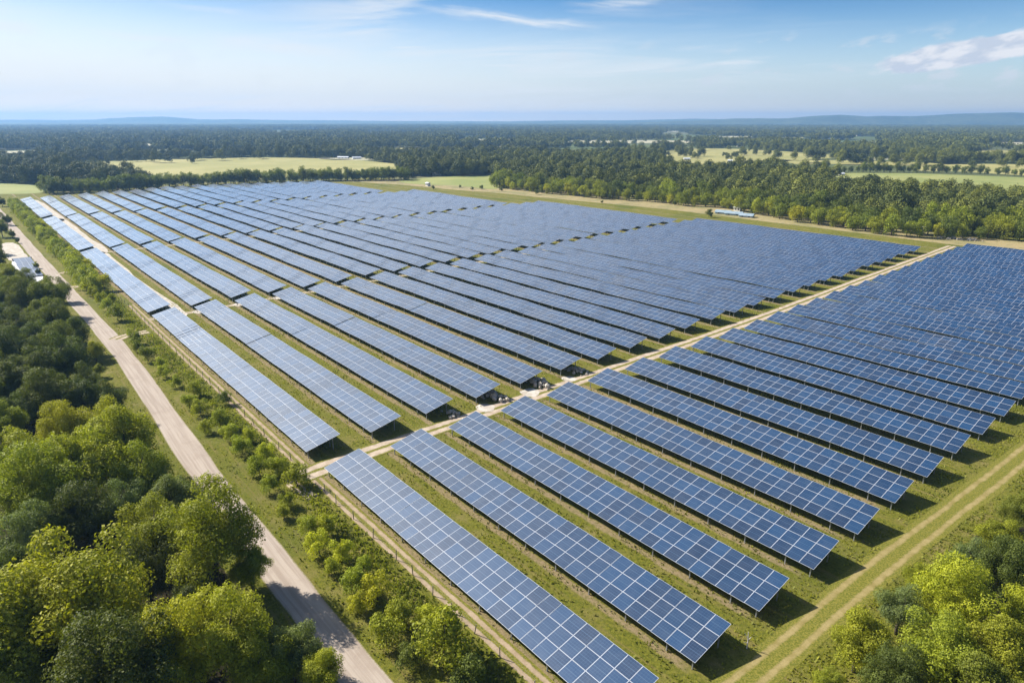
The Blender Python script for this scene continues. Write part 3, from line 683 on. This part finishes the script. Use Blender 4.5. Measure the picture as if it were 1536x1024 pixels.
for k, (aa, bb, R, c) in enumerate(rows_):
    x, y = ab(aa, bb); cw = {'d': 'dark green', 'm': 'mid green', 'g': 'green', 'y': 'yellow-green'}[c]
    plant('shrub', BUSH[k % 5], x, y, R * 1.12 / 2.2, c, '%s leafy shrub, %s from the camera in the line along the fence' % (cw, nth(k + 1)), 'shrub', 'shrubs between the road and the fence')

# --- ranks of trees along the wood edges (each a tree), then the wood behind them as a mass
def inpoly(P, x, y):
    x = np.asarray(x); y = np.asarray(y); r = np.zeros(x.shape, bool); j = len(P) - 1
    for i in range(len(P)):
        xi, yi, xj, yj = P[i][0], P[i][1], P[j][0], P[j][1]
        c_ = ((yi > y) != (yj > y)) & (x < (xj - xi) * (y - yi) / (yj - yi + 1e-12) + xi); r ^= c_; j = i
    return r
def rank(pts, off, n, Rr, cols, wood, rk, group, edge):
    P = np.array([ground(*p) for p in pts]); s = np.concatenate([[0], np.cumsum(np.linalg.norm(np.diff(P, axis=0), axis=1))])
    spots = []
    for t in np.linspace(0, s[-1], n):
        x = np.interp(t, s, P[:, 0]); y = np.interp(t, s, P[:, 1]); d = math.hypot(x, y)
        o_ = off + random.uniform(-2.2, 2.2); spots.append((x + x / d * o_ + random.uniform(-1.5, 1.5), y + y / d * o_))
    spots.sort(key=lambda p: p[0] / p[1])
    for k, (x, y) in enumerate(spots):
        c = random.choice(cols); R = random.uniform(*Rr)
        cw = {'d': 'dark green', 'm': 'mid green', 'g': 'light green', 'y': 'yellow-green', 'b': 'grey-green'}[c]
        plant('woodland_tree', MID[random.randrange(6)], x, y, R / 5.0, c, '%s tree, %s from the left in the %s of the %s' % (cw, nth(k + 1), rk, wood), 'tree', group, random.uniform(.9, 1.15))
    return P
EDGE_R = [(742, 281), (765, 284), (830, 291), (900, 298), (980, 303), (1030, 309), (1080, 311), (1140, 322), (1200, 333), (1260, 342), (1320, 351), (1380, 357), (1430, 358), (1500, 358), (1580, 368)]
rank(EDGE_R, 0, 62, (2.6, 4.4), 'gggmy', 'right-hand wood', 'front rank', 'trees of the right-hand wood', 0)
rank(EDGE_R, 11, 50, (3.8, 5.6), 'mmdg', 'right-hand wood', 'second rank', 'trees of the right-hand wood', 0)
rank(EDGE_R, 23, 46, (4.2, 6.2), 'mddg', 'right-hand wood', 'third rank', 'trees of the right-hand wood', 0)
EDGE_L = [(72, 291.5), (130, 289.5), (200, 286), (260, 281), (330, 278), (400, 275), (470, 272.5), (540, 271.5), (610, 270.5)]
rank([(1235, 258.5), (1300, 258.5), (1370, 258.5), (1440, 260), (1536, 264), (1600, 269)], 0, 34, (2.6, 4.6), 'mmd', 'field hedge', 'line', 'trees of the field hedge', 0)
rank(EDGE_L, 2, 54, (3.6, 5.6), 'mdm', 'left far wood', 'front rank', 'trees of the left far wood', 0)
rank(EDGE_L, 12, 38, (3.8, 5.4), 'mdm', 'left far wood', 'second rank', 'trees of the left far wood', 0)
for k, (px, py, R) in enumerate([(1063, 326, 2.4), (708, 285, 1.4), (722, 284, 1.8), (752, 287, 1.6), (805, 292, 2.0), (1012, 308, 1.5), (1425, 352, 2.0), (1376, 353, 2.2), (690, 282, 1.3), (903, 305, 1.0), (650, 284, 1.6)]):
    x, y = ground(px, py)
    plant('scrub_bush', BUSH[k % 5], x, y, R / 2.2, 'd', 'dark lone bush, %s from the left on the dry scrub behind the solar rows' % nth(1 + sorted([1063, 708, 722, 752, 805, 1012, 1425, 1376, 690, 903, 650]).index(px)), 'bush', 'lone bushes on the dry scrub')

# --- distant woodland, one mass: low-detail crowns merged
def ico(sub=1):
    import bmesh
    bm = bmesh.new(); bmesh.ops.create_icosphere(bm, subdivisions=sub, radius=1.0)
    V = np.array([v.co[:] for v in bm.verts]); Fc = np.array([[v.index for v in f.verts] for f in bm.faces]); bm.free(); return V, Fc
def vnoise(x, y, sc, seed):
    x = x / sc; y = y / sc; xi = np.floor(x).astype(np.int64); yi = np.floor(y).astype(np.int64); fx = x - xi; fy = y - yi
    def h(i, j):
        k = (i * 374761393 + j * 668265263 + seed * 1442695041) & 0x7fffffff
        k = ((k ^ (k >> 13)) * 1274126177) & 0x7fffffff; return ((k ^ (k >> 16)) & 0xffff) / 65535.0
    fx = fx * fx * (3 - 2 * fx); fy = fy * fy * (3 - 2 * fy)
    return (h(xi, yi) * (1 - fx) + h(xi + 1, yi) * fx) * (1 - fy) + (h(xi, yi + 1) * (1 - fx) + h(xi + 1, yi + 1) * fx) * fy
def clump_mesh(name, pts, sub, tone, rng, leafy=False):
    """pts: x, y, radius, height"""
    Vb, Fb = ico(sub); n = len(pts); nv = len(Vb)
    V = np.repeat(Vb[None], n, 0) * (1 + rng.normal(0, 0.10, (n, nv, 1)))
    V[:, :, 2] = np.where(V[:, :, 2] < 0, V[:, :, 2] * .9, V[:, :, 2])
    V = V * np.stack([pts[:, 2], pts[:, 2], pts[:, 3] * .56], 1)[:, None, :]
    V[:, :, 0] += pts[:, 0:1]; V[:, :, 1] += pts[:, 1:2]; V[:, :, 2] += (pts[:, 3] * .46)[:, None]
    Fc = (Fb[None] + (np.arange(n) * nv)[:, None, None]).reshape(-1, 3)
    tint = np.clip(np.repeat(tone, len(Fb)) + rng.uniform(-.22, .22, n * len(Fb)), 0, 1)
    me = mesh_np(name, V.reshape(-1, 3), Fc, [LEAF], attr={'tint': ('FACE', tint)}, smooth=False)
    return me
rngF = np.random.RandomState(21)
EL = np.array([ground(*p) for p in EDGE_L]); ER = np.array([ground(*p) for p in EDGE_R])
def woods(d0, d1, rad, dens_lo, seed):
    """scatter crowns between two distances; rad(d) gives the clump radius"""
    out_ = []; d = d0
    while d < d1:
        r = rad(d); dd = r * (1.25 if d < 1000 else 1.9 if d < 2200 else 3.2)
        lat = r * (1.35 if d < 1000 else 1.5)
        n = int(d * 1.75 / lat); az_ = np.linspace(-0.875, 0.875, n) + rngF.uniform(-.4, .4, n) * 1.75 / n
        dj = d + rngF.uniform(-.5, .5, n) * dd
        out_.append(np.stack([np.sin(az_) * dj, np.cos(az_) * dj, rngF.uniform(.65, 1.5, n) * r, np.zeros(n)], 1)); d += dd
    P = np.concatenate(out_); x, y = P[:, 0], P[:, 1]; D = np.hypot(x, y)
    a_, b_ = x * AV[0] + y * AV[1], x * BV[0] + y * BV[1]
    keep = np.ones(len(P), bool)
    azp = x / y; spare = rngF.uniform(size=len(P))
    # behind the wood edges only
    o1 = np.argsort(EL[:, 0] / EL[:, 1]); o2 = np.argsort(ER[:, 0] / ER[:, 1])
    eL = np.interp(azp, (EL[:, 0] / EL[:, 1])[o1], np.hypot(EL[:, 0], EL[:, 1])[o1]); eR = np.interp(azp, (ER[:, 0] / ER[:, 1])[o2], np.hypot(ER[:, 0], ER[:, 1])[o2])
    lim = np.where(azp < (612 - 768) / (F * CT + 332 * ST), eL + 26, np.where(azp > (742 - 768) / (F * CT + 332 * ST), eR + 34, 640))
    lim = np.where(azp < (60 - 768) / (F * CT + 332 * ST), 690, lim)
    keep &= D > lim
    # keep open every field and the strip of ground in front that lets it be seen over the tree tops
    for h_ in (0.0, 5.0, 9.0):
        dz = h_ - CAMH; den = y * CT - dz * ST
        qx = 768 + F * x / den; qy = 512 - F * (y * ST + dz * CT) / den
        for Pf in fields:
            m_ = (qx > Pf[:, 0].min()) & (qx < Pf[:, 0].max()) & (qy > Pf[:, 1].min()) & (qy < Pf[:, 1].max()) & keep
            k_ = np.where(m_)[0]
            if len(k_): keep[k_[inpoly(Pf, qx[k_], qy[k_]) & ((spare[k_] > 0.035) | (D[k_] < 900))]] = False
    # clearings further out
    nz = vnoise(a_, b_, 420, seed) * .55 + vnoise(x, y, 170, seed + 5) * .45
    keep &= ~((D > 900) & (nz > 0.63 + 0.02 * (D > 3000)))
    return P[keep]
WLEAF = newmat('woodland_leaves'); t = WLEAF[1]
oi = t.nodes.new('ShaderNodeObjectInfo'); at = t.nodes.new('ShaderNodeAttribute'); at.attribute_name = 'tint'
wc = MIX(t, oi.outputs['Random'], (0.065, 0.085, 0.018), (0.170, 0.185, 0.028))
wc = MIX(t, at.outputs['Fac'], MIX(t, 1.0, wc, (0.6, 0.65, 0.75), 'MULTIPLY'), MIX(t, 1.0, wc, (1.5, 1.4, 1.1), 'MULTIPLY'))
setp(t, WLEAF[2], Base_Color=wc, Roughness=0.65); WLEAF[2].inputs['Specular IOR Level'].default_value = 0.2
WLEAF = WLEAF[0]
def wood_crown(seed, nleaf, leaf, ncl=16):
    rng = np.random.RandomState(seed)
    V, Q, tint, C = crown_geo(rng, 1.0, 0.95, 1.0, ncl, nleaf, leaf, 0.38, fill=0.08, jit=0.28)
    me = mesh_np('woodland_crown', V, Q, [WLEAF], attr={'tint': ('FACE', tint)})
    return bpy.data.objects.new('woodland_crown', me)
def finish_woods(P, name, nleaf, leaf, seed):
    n = len(P); objs = [wood_crown(seed * 10 + i, nleaf, leaf) for i in range(5)]
    colx = bpy.data.collections.new(name + '_kinds')
    for o in objs: colx.objects.link(o)
    me = bpy.data.meshes.new(name); me.vertices.add(n)
    me.vertices.foreach_set('co', np.c_[P[:, 0], P[:, 1], np.zeros(n)].astype(np.float32).ravel())
    hh = np.clip(P[:, 2] * 1.0, 4.2, 8.5) * rngF.uniform(.85, 1.2, n)
    a = me.attributes.new('size', 'FLOAT_VECTOR', 'POINT'); a.data.foreach_set('vector', np.c_[P[:, 2], P[:, 2], hh].astype(np.float32).ravel())
    a = me.attributes.new('turn', 'FLOAT', 'POINT'); a.data.foreach_set('value', rngF.uniform(0, 6.28, n).astype(np.float32))
    o = obj(name, me); g = bpy.data.node_groups.new(name, 'GeometryNodeTree')
    g.interface.new_socket('Geometry', in_out='INPUT', socket_type='NodeSocketGeometry'); g.interface.new_socket('Geometry', in_out='OUTPUT', socket_type='NodeSocketGeometry')
    gi = g.nodes.new('NodeGroupInput'); go = g.nodes.new('NodeGroupOutput'); ip = g.nodes.new('GeometryNodeInstanceOnPoints')
    ci = g.nodes.new('GeometryNodeCollectionInfo'); ci.inputs['Collection'].default_value = colx
    ci.inputs['Separate Children'].default_value = True; ci.inputs['Reset Children'].default_value = True
    s1 = g.nodes.new('GeometryNodeInputNamedAttribute'); s1.data_type = 'FLOAT_VECTOR'; s1.inputs[0].default_value = 'size'
    s2 = g.nodes.new('GeometryNodeInputNamedAttribute'); s2.data_type = 'FLOAT'; s2.inputs[0].default_value = 'turn'
    cx = g.nodes.new('ShaderNodeCombineXYZ'); L = g.links.new
    def outp(nd, ty): return [q_ for q_ in nd.outputs if q_.enabled and q_.name == 'Attribute'][0]
    L(gi.outputs[0], ip.inputs['Points']); L(ci.outputs[0], ip.inputs['Instance']); ip.inputs['Pick Instance'].default_value = True
    L(outp(s1, 0), ip.inputs['Scale']); L(outp(s2, 0), cx.inputs[2]); L(cx.outputs[0], ip.inputs['Rotation']); L(ip.outputs[0], go.inputs[0])
    md = o.modifiers.new('scatter', 'NODES'); md.node_group = g
    tag(o, {'woodland': 'dense green woodland stretching behind the solar farm', 'far_woodland': 'hazy blue-green woodland mass spreading to the horizon'}[name], 'woodland', kind='stuff')
W1 = woods(300, 1300, lambda d: 5.2, 0, 4)
finish_woods(W1, 'woodland', 2600, 0.115, 1)
W2 = woods(1300, 6300, lambda d: 5.5 + (d - 1300) * .0018, 0, 9)
finish_woods(W2, 'far_woodland', 420, 0.25, 2)

# ------------------------------------------------------------------ hills on the horizon
HILLM = mat_simple('wooded_hill', (0.035, 0.055, 0.022), (0.075, 0.095, 0.035), 0.004, 1.0, cc=(0.15, 0.15, 0.08), th=(.4, .6), bs=0)
def ridge(name, prof, D, depth, seed):
    """prof: (pixel x, pixel y) of the skyline; built at its real distance and height"""
    px = np.arange(-700, 2240, 8.0); py = np.interp(px, [p[0] for p in prof], [p[1] for p in prof])
    K = F * CT + (512 - HY) * ST
    azt = (px - 768) / K
    hh = []
    for x_, y_ in zip(px, py):
        v = y_ - 512; dz = -(v * CT + F * ST); fw = F * CT - v * ST
        hh.append(CAMH + D * dz / fw)
    hh = np.array(hh); m = len(px); V = []; rows = 15
    for i in range(rows):
        t = i / (rows - 1); yy = D + (t - .4) * depth
        prof_ = max(0, 1 - abs((t - .4) / .4)) if t < .4 else max(0, 1 - (t - .4) / .6); s = prof_ * prof_ * (3 - 2 * prof_)
        X_ = azt * yy; nz = vnoise(X_, np.full(m, yy), 500, seed) * .16 + vnoise(X_, np.full(m, yy), 160, seed + 1) * .07
        V.append(np.stack([X_, np.full(m, yy), (hh) * s * (1 + (nz - .11) * (1 if t != .4 else 1)) - 3], 1))
    V = np.concatenate(V); i, j = np.meshgrid(np.arange(rows - 1), np.arange(m - 1), indexing='ij'); k = (i * m + j).ravel()
    struct(name, mesh_np(name, V, np.stack([k, k + 1, k + 1 + m, k + m], 1), [HILLM], smooth=True))
ridge('hills', [(-700, 184), (600, 184.5), (940, 184), (1040, 181), (1100, 178.5), (1180, 177), (1225, 173), (1255, 171.5), (1300, 174), (1370, 173.5), (1440, 169), (1500, 168.5), (1600, 171), (1800, 178), (2240, 182)], 6000, 2000, 1)
ridge('far_hills', [(-700, 181), (-100, 180), (0, 179), (60, 180), (140, 179), (200, 176), (240, 175.3), (300, 178), (360, 178), (440, 180), (560, 181.3), (760, 182), (850, 180.5), (950, 180), (1060, 178), (1130, 177.5), (1220, 180), (2240, 182)], 8000, 1800, 5)

# ------------------------------------------------------------------ fence
fr_ = empty('wire_fence', (*ab(190, 32.3), 0), ROT)
tag(fr_, 'wire fence on grey wooden posts between the shrubs and the dirt track', 'fence')
PM = []
for k in range(3):
    m = MB(); m.tube([(0, 0, -.2), (0.01, 0, .8), (0.02 * k, 0.01, 1.45)], [.06, .055, .05], 6); PM.append(m.mesh('post', [WOOD]))
npst = 0; aa = 30.0
while npst < 99:
    o = obj('post', PM[npst % 3], fr_, (190 - aa, random.uniform(-.12, .12), random.uniform(-.15, .05)))
    o.rotation_euler = (random.gauss(0, .05), random.gauss(0, .06), random.uniform(0, 6)); npst += 1; aa += random.uniform(3.4, 6.0)
m = MB(); m.box((190 - (30 + aa) / 2, 0, 0), (aa - 30, .006, .006)); wm = m.mesh('wire', [STEEL])
for z_ in (.45, .9, 1.35): obj('wire', wm, fr_, (0, 0.07, z_))

# ------------------------------------------------------------------ small things
WHITE = mat_simple('white_render', (0.50, 0.49, 0.46), (0.64, 0.63, 0.60), 0.6, 0.8, bs=0)
ROOFG = mat_simple('pale_metal_roof', (0.55, 0.57, 0.60), (0.66, 0.68, 0.70), 0.5, 0.45, bs=0)
ROOFR = mat_simple('brown_tiles', (0.28, 0.15, 0.10), (0.34, 0.21, 0.15), 0.5, 0.8, bs=0)
DARK = mat_simple('dark_opening', (0.03, 0.03, 0.035), (0.05, 0.05, 0.055), 0.5, 0.4, bs=0)
def house(name, px, py, L, Wd, H, rf, roofm, rot, label, cat='house', group='distant houses', wall=None):
    x, y = ground(px, py); r = empty(name, (x, y, 0), rot); k_ = .45 if name == 'house' else 1; L, Wd, H, rf = L * k_, Wd * k_, H * k_, rf * k_
    m = MB(); m.box((0, 0, H / 2 - .2), (L, Wd, H + .4)); 
    m.add([(-L / 2, -Wd / 2, H), (-L / 2, Wd / 2, H), (-L / 2, 0, H + rf)], [(0, 2, 1)]); m.add([(L / 2, -Wd / 2, H), (L / 2, Wd / 2, H), (L / 2, 0, H + rf)], [(0, 1, 2)])
    obj('wall', m.mesh('wall', [wall or WHITE]), r)
    m = MB(); e = .4; t = .15
    for s in (-1, 1):
        yo = s * (Wd / 2 + e); zo = H - rf * 2 * e / Wd
        V = [(-L / 2 - e, yo, zo), (L / 2 + e, yo, zo), (L / 2 + e, 0, H + rf), (-L / 2 - e, 0, H + rf)]
        V += [(a_[0], a_[1], a_[2] + t) for a_ in V]; m.add(V, BOXF)
    obj('roof', m.mesh('roof', [roofm]), r)
    for i in range(max(2, int(L // 4))):
        for s in (-1, 1):
            m = MB(); m.box((0, 0, 0), (.9, .06, .9))
            obj('window', m.mesh('window', [DARK]), r, (-L / 2 + (i + .5) * L / max(2, int(L // 4)), s * (Wd / 2 + .03), H * .55))
    return tag(r, label, cat, group)
HS = [(1128, 247.5, 26, 9, 4, 0), (1110, 247, 12, 8, 4, 0), (1147, 246.5, 14, 8, 4, 1), (1095, 243, 12, 8, 4, 0), (1030, 240, 18, 9, 4, 0), (1006, 244, 14, 8, 4, 0), (1088, 220.5, 22, 12, 6, 0), (1110, 220, 28, 12, 6, 0), (1158, 221, 26, 12, 6, 0),
      (1246, 210, 40, 16, 7, 0), (1222, 212, 30, 14, 6, 1), (1262, 209, 30, 14, 6, 0), (1350, 206, 34, 14, 7, 1), (1362, 205, 30, 14, 7, 0), (1330, 205, 30, 14, 7, 0), (1452, 217, 34, 14, 7, 0), (1466, 217, 34, 14, 7, 0), (1478, 217.2, 30, 14, 7, 0),
      (1422, 241, 22, 9, 5, 0), (1436, 243.5, 20, 9, 4, 0), (620, 262.5, 34, 10, 4, 0), (608, 263.5, 14, 8, 4, 0), (655, 263, 18, 9, 4, 0), (515, 238, 34, 11, 4, 0), (535, 238.5, 26, 11, 4, 0), (385, 209, 30, 14, 7, 0), (580, 209, 34, 14, 7, 1), (285, 206, 40, 16, 7, 0),
      (330, 203, 46, 18, 8, 0), (445, 205, 46, 18, 8, 0), (820, 205, 40, 16, 8, 1), (905, 206, 40, 16, 8, 0), (960, 208, 36, 14, 7, 0), (1190, 203, 50, 20, 8, 0), (1290, 204, 50, 20, 8, 0), (1410, 206, 46, 18, 8, 0), (1262, 262.5, 10, 7, 3, 0)]
HS.sort(); zone = lambda px: 'left' if px < 512 else 'centre' if px < 1024 else 'right'
for k, (px, py, L, Wd, H, r) in enumerate(HS):
    house('house', px, py, L, Wd, H, Wd * .22, ROOFR if r else ROOFG, random.uniform(-.5, .5), '%s distant house with %s roof, %s from the left among the far trees' % ('long white' if L / Wd > 2.4 else 'white', 'a brown' if r else 'a pale', nth(k + 1)), 'house')
# sheds by the far corner of the nearest block
for k, (px, py, L, Wd, H, lb) in enumerate([(1093, 311.5, 8, 3, 2.2, 'long white shed at the wood edge behind the bright panels'), (1107, 316.5, 4, 2.6, 2.0, 'small white cabin beside the bright panels at the corner of the farm'), (642, 279.5, 3.6, 2.4, 2.5, 'little white transformer kiosk behind the farthest block')]):
    house('shed', px, py, L, Wd, H, .5, ROOFG, ROT if k else .1, lb, 'shed', 'small white sheds round the farm')
GHR = mat_simple('whitewashed_glass', (0.22, 0.29, 0.33), (0.32, 0.38, 0.42), 0.5, 0.25, bs=0)
# low greenhouses by the corner, and the yard left of the road
for k, (px, py, L_) in enumerate([(1085, 320.5, 8), (1101, 322.5, 9), (1120, 325.5, 7)]):
    house('greenhouse', px, py, L_, 4.5, 1.0, .9, GHR, ROT + .3, 'low pale-roofed greenhouse, %s from the left beside the white cabin at the farm corner' % nth(k + 1), 'greenhouse', 'greenhouses at the farm corner', GHR)
poly_sheet('gravel_yard', smooth_poly([ab(355, 13.0), ab(352, 17.4), ab(318, 18.2), ab(309, 17.8), ab(310, 12.2), ab(335, 12.0)], 5, .2), 0.06, PALE)
poly_sheet('concrete_yard', smooth_poly([ab(308, 13.0), ab(306, 18.3), ab(282, 18.5), ab(264, 18.0), ab(264, 14.0), ab(285, 12.6)], 5, .2), 0.065, mat_simple('pale_concrete', (0.5, 0.5, 0.5), (0.62, 0.62, 0.62), .5, .9))
for k, a_ in enumerate((299, 286, 273)):
    x, y = ab(a_, 15.9); r = empty('small_solar_table', (x, y, 0), ROT + math.pi / 2 + .1); o = obj('panel_array', get_array(3, k), r); o.location = (0, 0, -.95)
    for x_ in (-2, 2):
        for y_, p_ in ((YF, PF), (YR, PR)): obj('post', p_, r, (x_, y_, -.95))
    tag(r, 'small solar table in the concrete yard left of the road, %s from the far end' % nth(k + 1), 'solar table', 'small solar tables')
x, y = ab(307, 16); r = empty('retaining_wall', (x, y, 0), ROT + math.pi / 2)
m = MB(); m.box((0, 0, .45), (6.0, .5, .9)); m.box((0, 0, .93), (6.2, .7, .08)); obj('wall', m.mesh('wall', [mat_simple('dark_stone', (.09, .085, .08), (.15, .14, .13), 1.5)]), r); tag(r, 'low dark stone wall between the two pale yards left of the road', 'wall')
# heaps of pale rubble under some row ends, stones by the far corner
def rubble(ca, cb, s, label):
    rng = np.random.RandomState(int(ca * 7 + cb)); m = MB(); Vb, Fb = ico(1)
    for k in range(26):
        r_ = rng.uniform(.12, .38) * s; p = rng.normal(0, .55, 2) * s; h_ = max(0, .45 * s - .28 * np.hypot(*p))
        m.add(Vb * (r_ * rng.uniform(.6, 1.3, 3)) * (1 + rng.normal(0, .1, (len(Vb), 1))) + [p[0] * 1.5, p[1], h_], Fb)
    x, y = ab(ca, cb); tag(obj('rubble_heap', m.mesh('rubble_heap', [PALE]), None, (x, y, 0.02), ROT), label, 'rubble heap', 'pale rubble heaps', None)
rubble(90.4, 61.0, 1.2, 'pale rubble heap under the near end of the third row in the second block')
rubble(90.9, 71.9, 1.7, 'pale rubble heap under the near end of the fourth row in the second block')
rubble(91.2, 82.6, 1.8, 'pale rubble heap under the near end of the fifth row in the second block')
rubble(91.5, 93.6, 1.3, 'pale rubble heap under the near end of the sixth row in the second block')
for k, (px, py, s) in enumerate([(1418, 358, 1.5), (1430, 358.5, 1.8), (1460, 361, 1.6)]):
    ca, cb = g_ab(px, py); rubble(ca, cb, s, 'pale stones at the wood edge behind the nearest block, %s from the left' % nth(k + 1))
# utility mast at the far corner
x, y = ground(1384, 354); r = empty('utility_mast', (x, y, 0)); m = MB(); m.tube([(0, 0, -.2), (0, 0, 4.2)], [.12, .09], 8); obj('pole', m.mesh('pole', [STEEL]), r)
m = MB(); m.box((0, 0, 3.4), (1.0, .8, 1.2)); m.box((0, 0, 4.05), (1.3, 1.1, .12)); obj('cabinet', m.mesh('cabinet', [WHITE]), r); tag(r, 'white equipment cabinet on a short mast at the wood edge', 'utility mast')
# bleached stakes beside the first row end
x, y = g_ab(1120, 972); xx, yy = ab(x, y); r = empty('dead_sapling', (xx, yy, 0)); m = MB()
m.tube([(0, 0, -.1), (.03, 0, .9), (-.03, .05, 2.0)], [.07, .055, .03], 6); m.tube([(0, 0, 1.0), (.35, .1, 1.35)], [.04, .02], 5); m.tube([(0, 0, 1.2), (-.3, .2, 1.7)], [.04, .02], 5); m.tube([(0, 0, .7), (-.45, -.1, .85)], [.035, .015], 5)
obj('trunk', m.mesh('trunk', [mat_simple('bleached_wood', (.45, .41, .36), (.58, .54, .48), 4, .9)]), r); tag(r, 'bleached dead sapling beside the near end of the first rows', 'dead tree')

# ------------------------------------------------------------------ grass tufts and weeds (stuff)
def tufts(name, pts, size, tone, label, col, wide=0.6, seed=1):
    rng = np.random.RandomState(seed); n = len(pts)
    th = rng.uniform(0, 6.28, n); hs = size * rng.uniform(.5, 1.4, n); ws = hs * wide
    u = np.stack([np.cos(th), np.sin(th), np.zeros(n)], 1); ln = rng.normal(0, .35, (n, 2)) * hs[:, None]
    b0 = np.c_[pts, np.full(n, 0.02)]; top = b0 + np.c_[ln, hs]
    V = np.stack([b0 - u * ws[:, None] / 2, b0 + u * ws[:, None] / 2, top + u * ws[:, None] * .35, top - u * ws[:, None] * .35], 1).reshape(-1, 3)
    me = mesh_np(name, V, np.arange(n * 4).reshape(-1, 4), [LEAF], attr={'tint': ('FACE', tone)})
    o = obj(name, me); o.color = (*col, 1); return tag(o, label, name.replace('_', ' '), kind='stuff')
rg = np.random.RandomState(5)
def ab_pts(a_, b_): return np.stack([a_ * AV[0] + b_ * BV[0], a_ * AV[1] + b_ * BV[1]], 1)
n = 150000; a_ = 15 + 190 * rg.uniform(size=n) ** 1.6; b_ = rg.uniform(2, 175, n)
rc = np.interp(a_, [p[0] for p in road_c], [p[1] for p in road_c])
k = (np.abs(b_ - rc) > 2.2) & (np.abs(b_ - 33.2) > 1.1) & (np.abs(a_ - 87.3) > 2.4 + 0 * a_) & (np.abs(a_ - np.interp(b_, [35, 48, 75, 125, 200], [25.5, 23.7, 22.9, 20.3, 18])) > 1.9)
dens = vnoise(a_ * .3, b_, 1.6, 8) * .6 + vnoise(a_, b_, 7, 2) * .4; k &= dens > rg.uniform(.25, .75, n)
a_, b_ = a_[k], b_[k]; tone = np.clip(vnoise(a_, b_, 5, 4) + rg.uniform(-.35, .35, len(a_)), 0, 1)
tufts('grass', ab_pts(a_, b_), .20, tone, 'short rough grass between the solar rows and along the tracks', (0.170, 0.175, 0.022), .8, 2)
n = 11000; a_ = 28 + 300 * rg.uniform(size=n) ** 1.5; b_ = 30.2 + rg.normal(0, 1.1, n); k = (b_ < 32.2) & (b_ > 26.5) & ((a_ < 176) | (a_ > 181))
a_, b_ = a_[k], b_[k]; tone = np.clip(vnoise(a_, b_, 2.5, 4) + rg.uniform(-.3, .3, len(a_)), 0, 1)
tufts('weeds', ab_pts(a_, b_), .30, tone, 'knee-high green weeds along the foot of the wire fence', (0.175, 0.190, 0.026), .7, 3)

# ------------------------------------------------------------------ haze
hz = MB(); hz.box((0, 1000, 67.5), (20000, 17000, 137))
hme = hz.mesh('haze', []); hm = bpy.data.materials.new('haze'); hm.use_nodes = True; t = hm.node_tree; t.nodes.clear()
o_ = t.nodes.new('ShaderNodeOutputMaterial'); pv = t.nodes.new('ShaderNodeVolumePrincipled'); t.links.new(pv.outputs[0], o_.inputs['Volume'])
pv.inputs['Density'].default_value = 1.45e-4; pv.inputs['Color'].default_value = (0.26, 0.50, 0.86, 1); pv.inputs['Anisotropy'].default_value = 0.2
hme.materials.append(hm); tag(obj('haze', hme), kind='stuff')
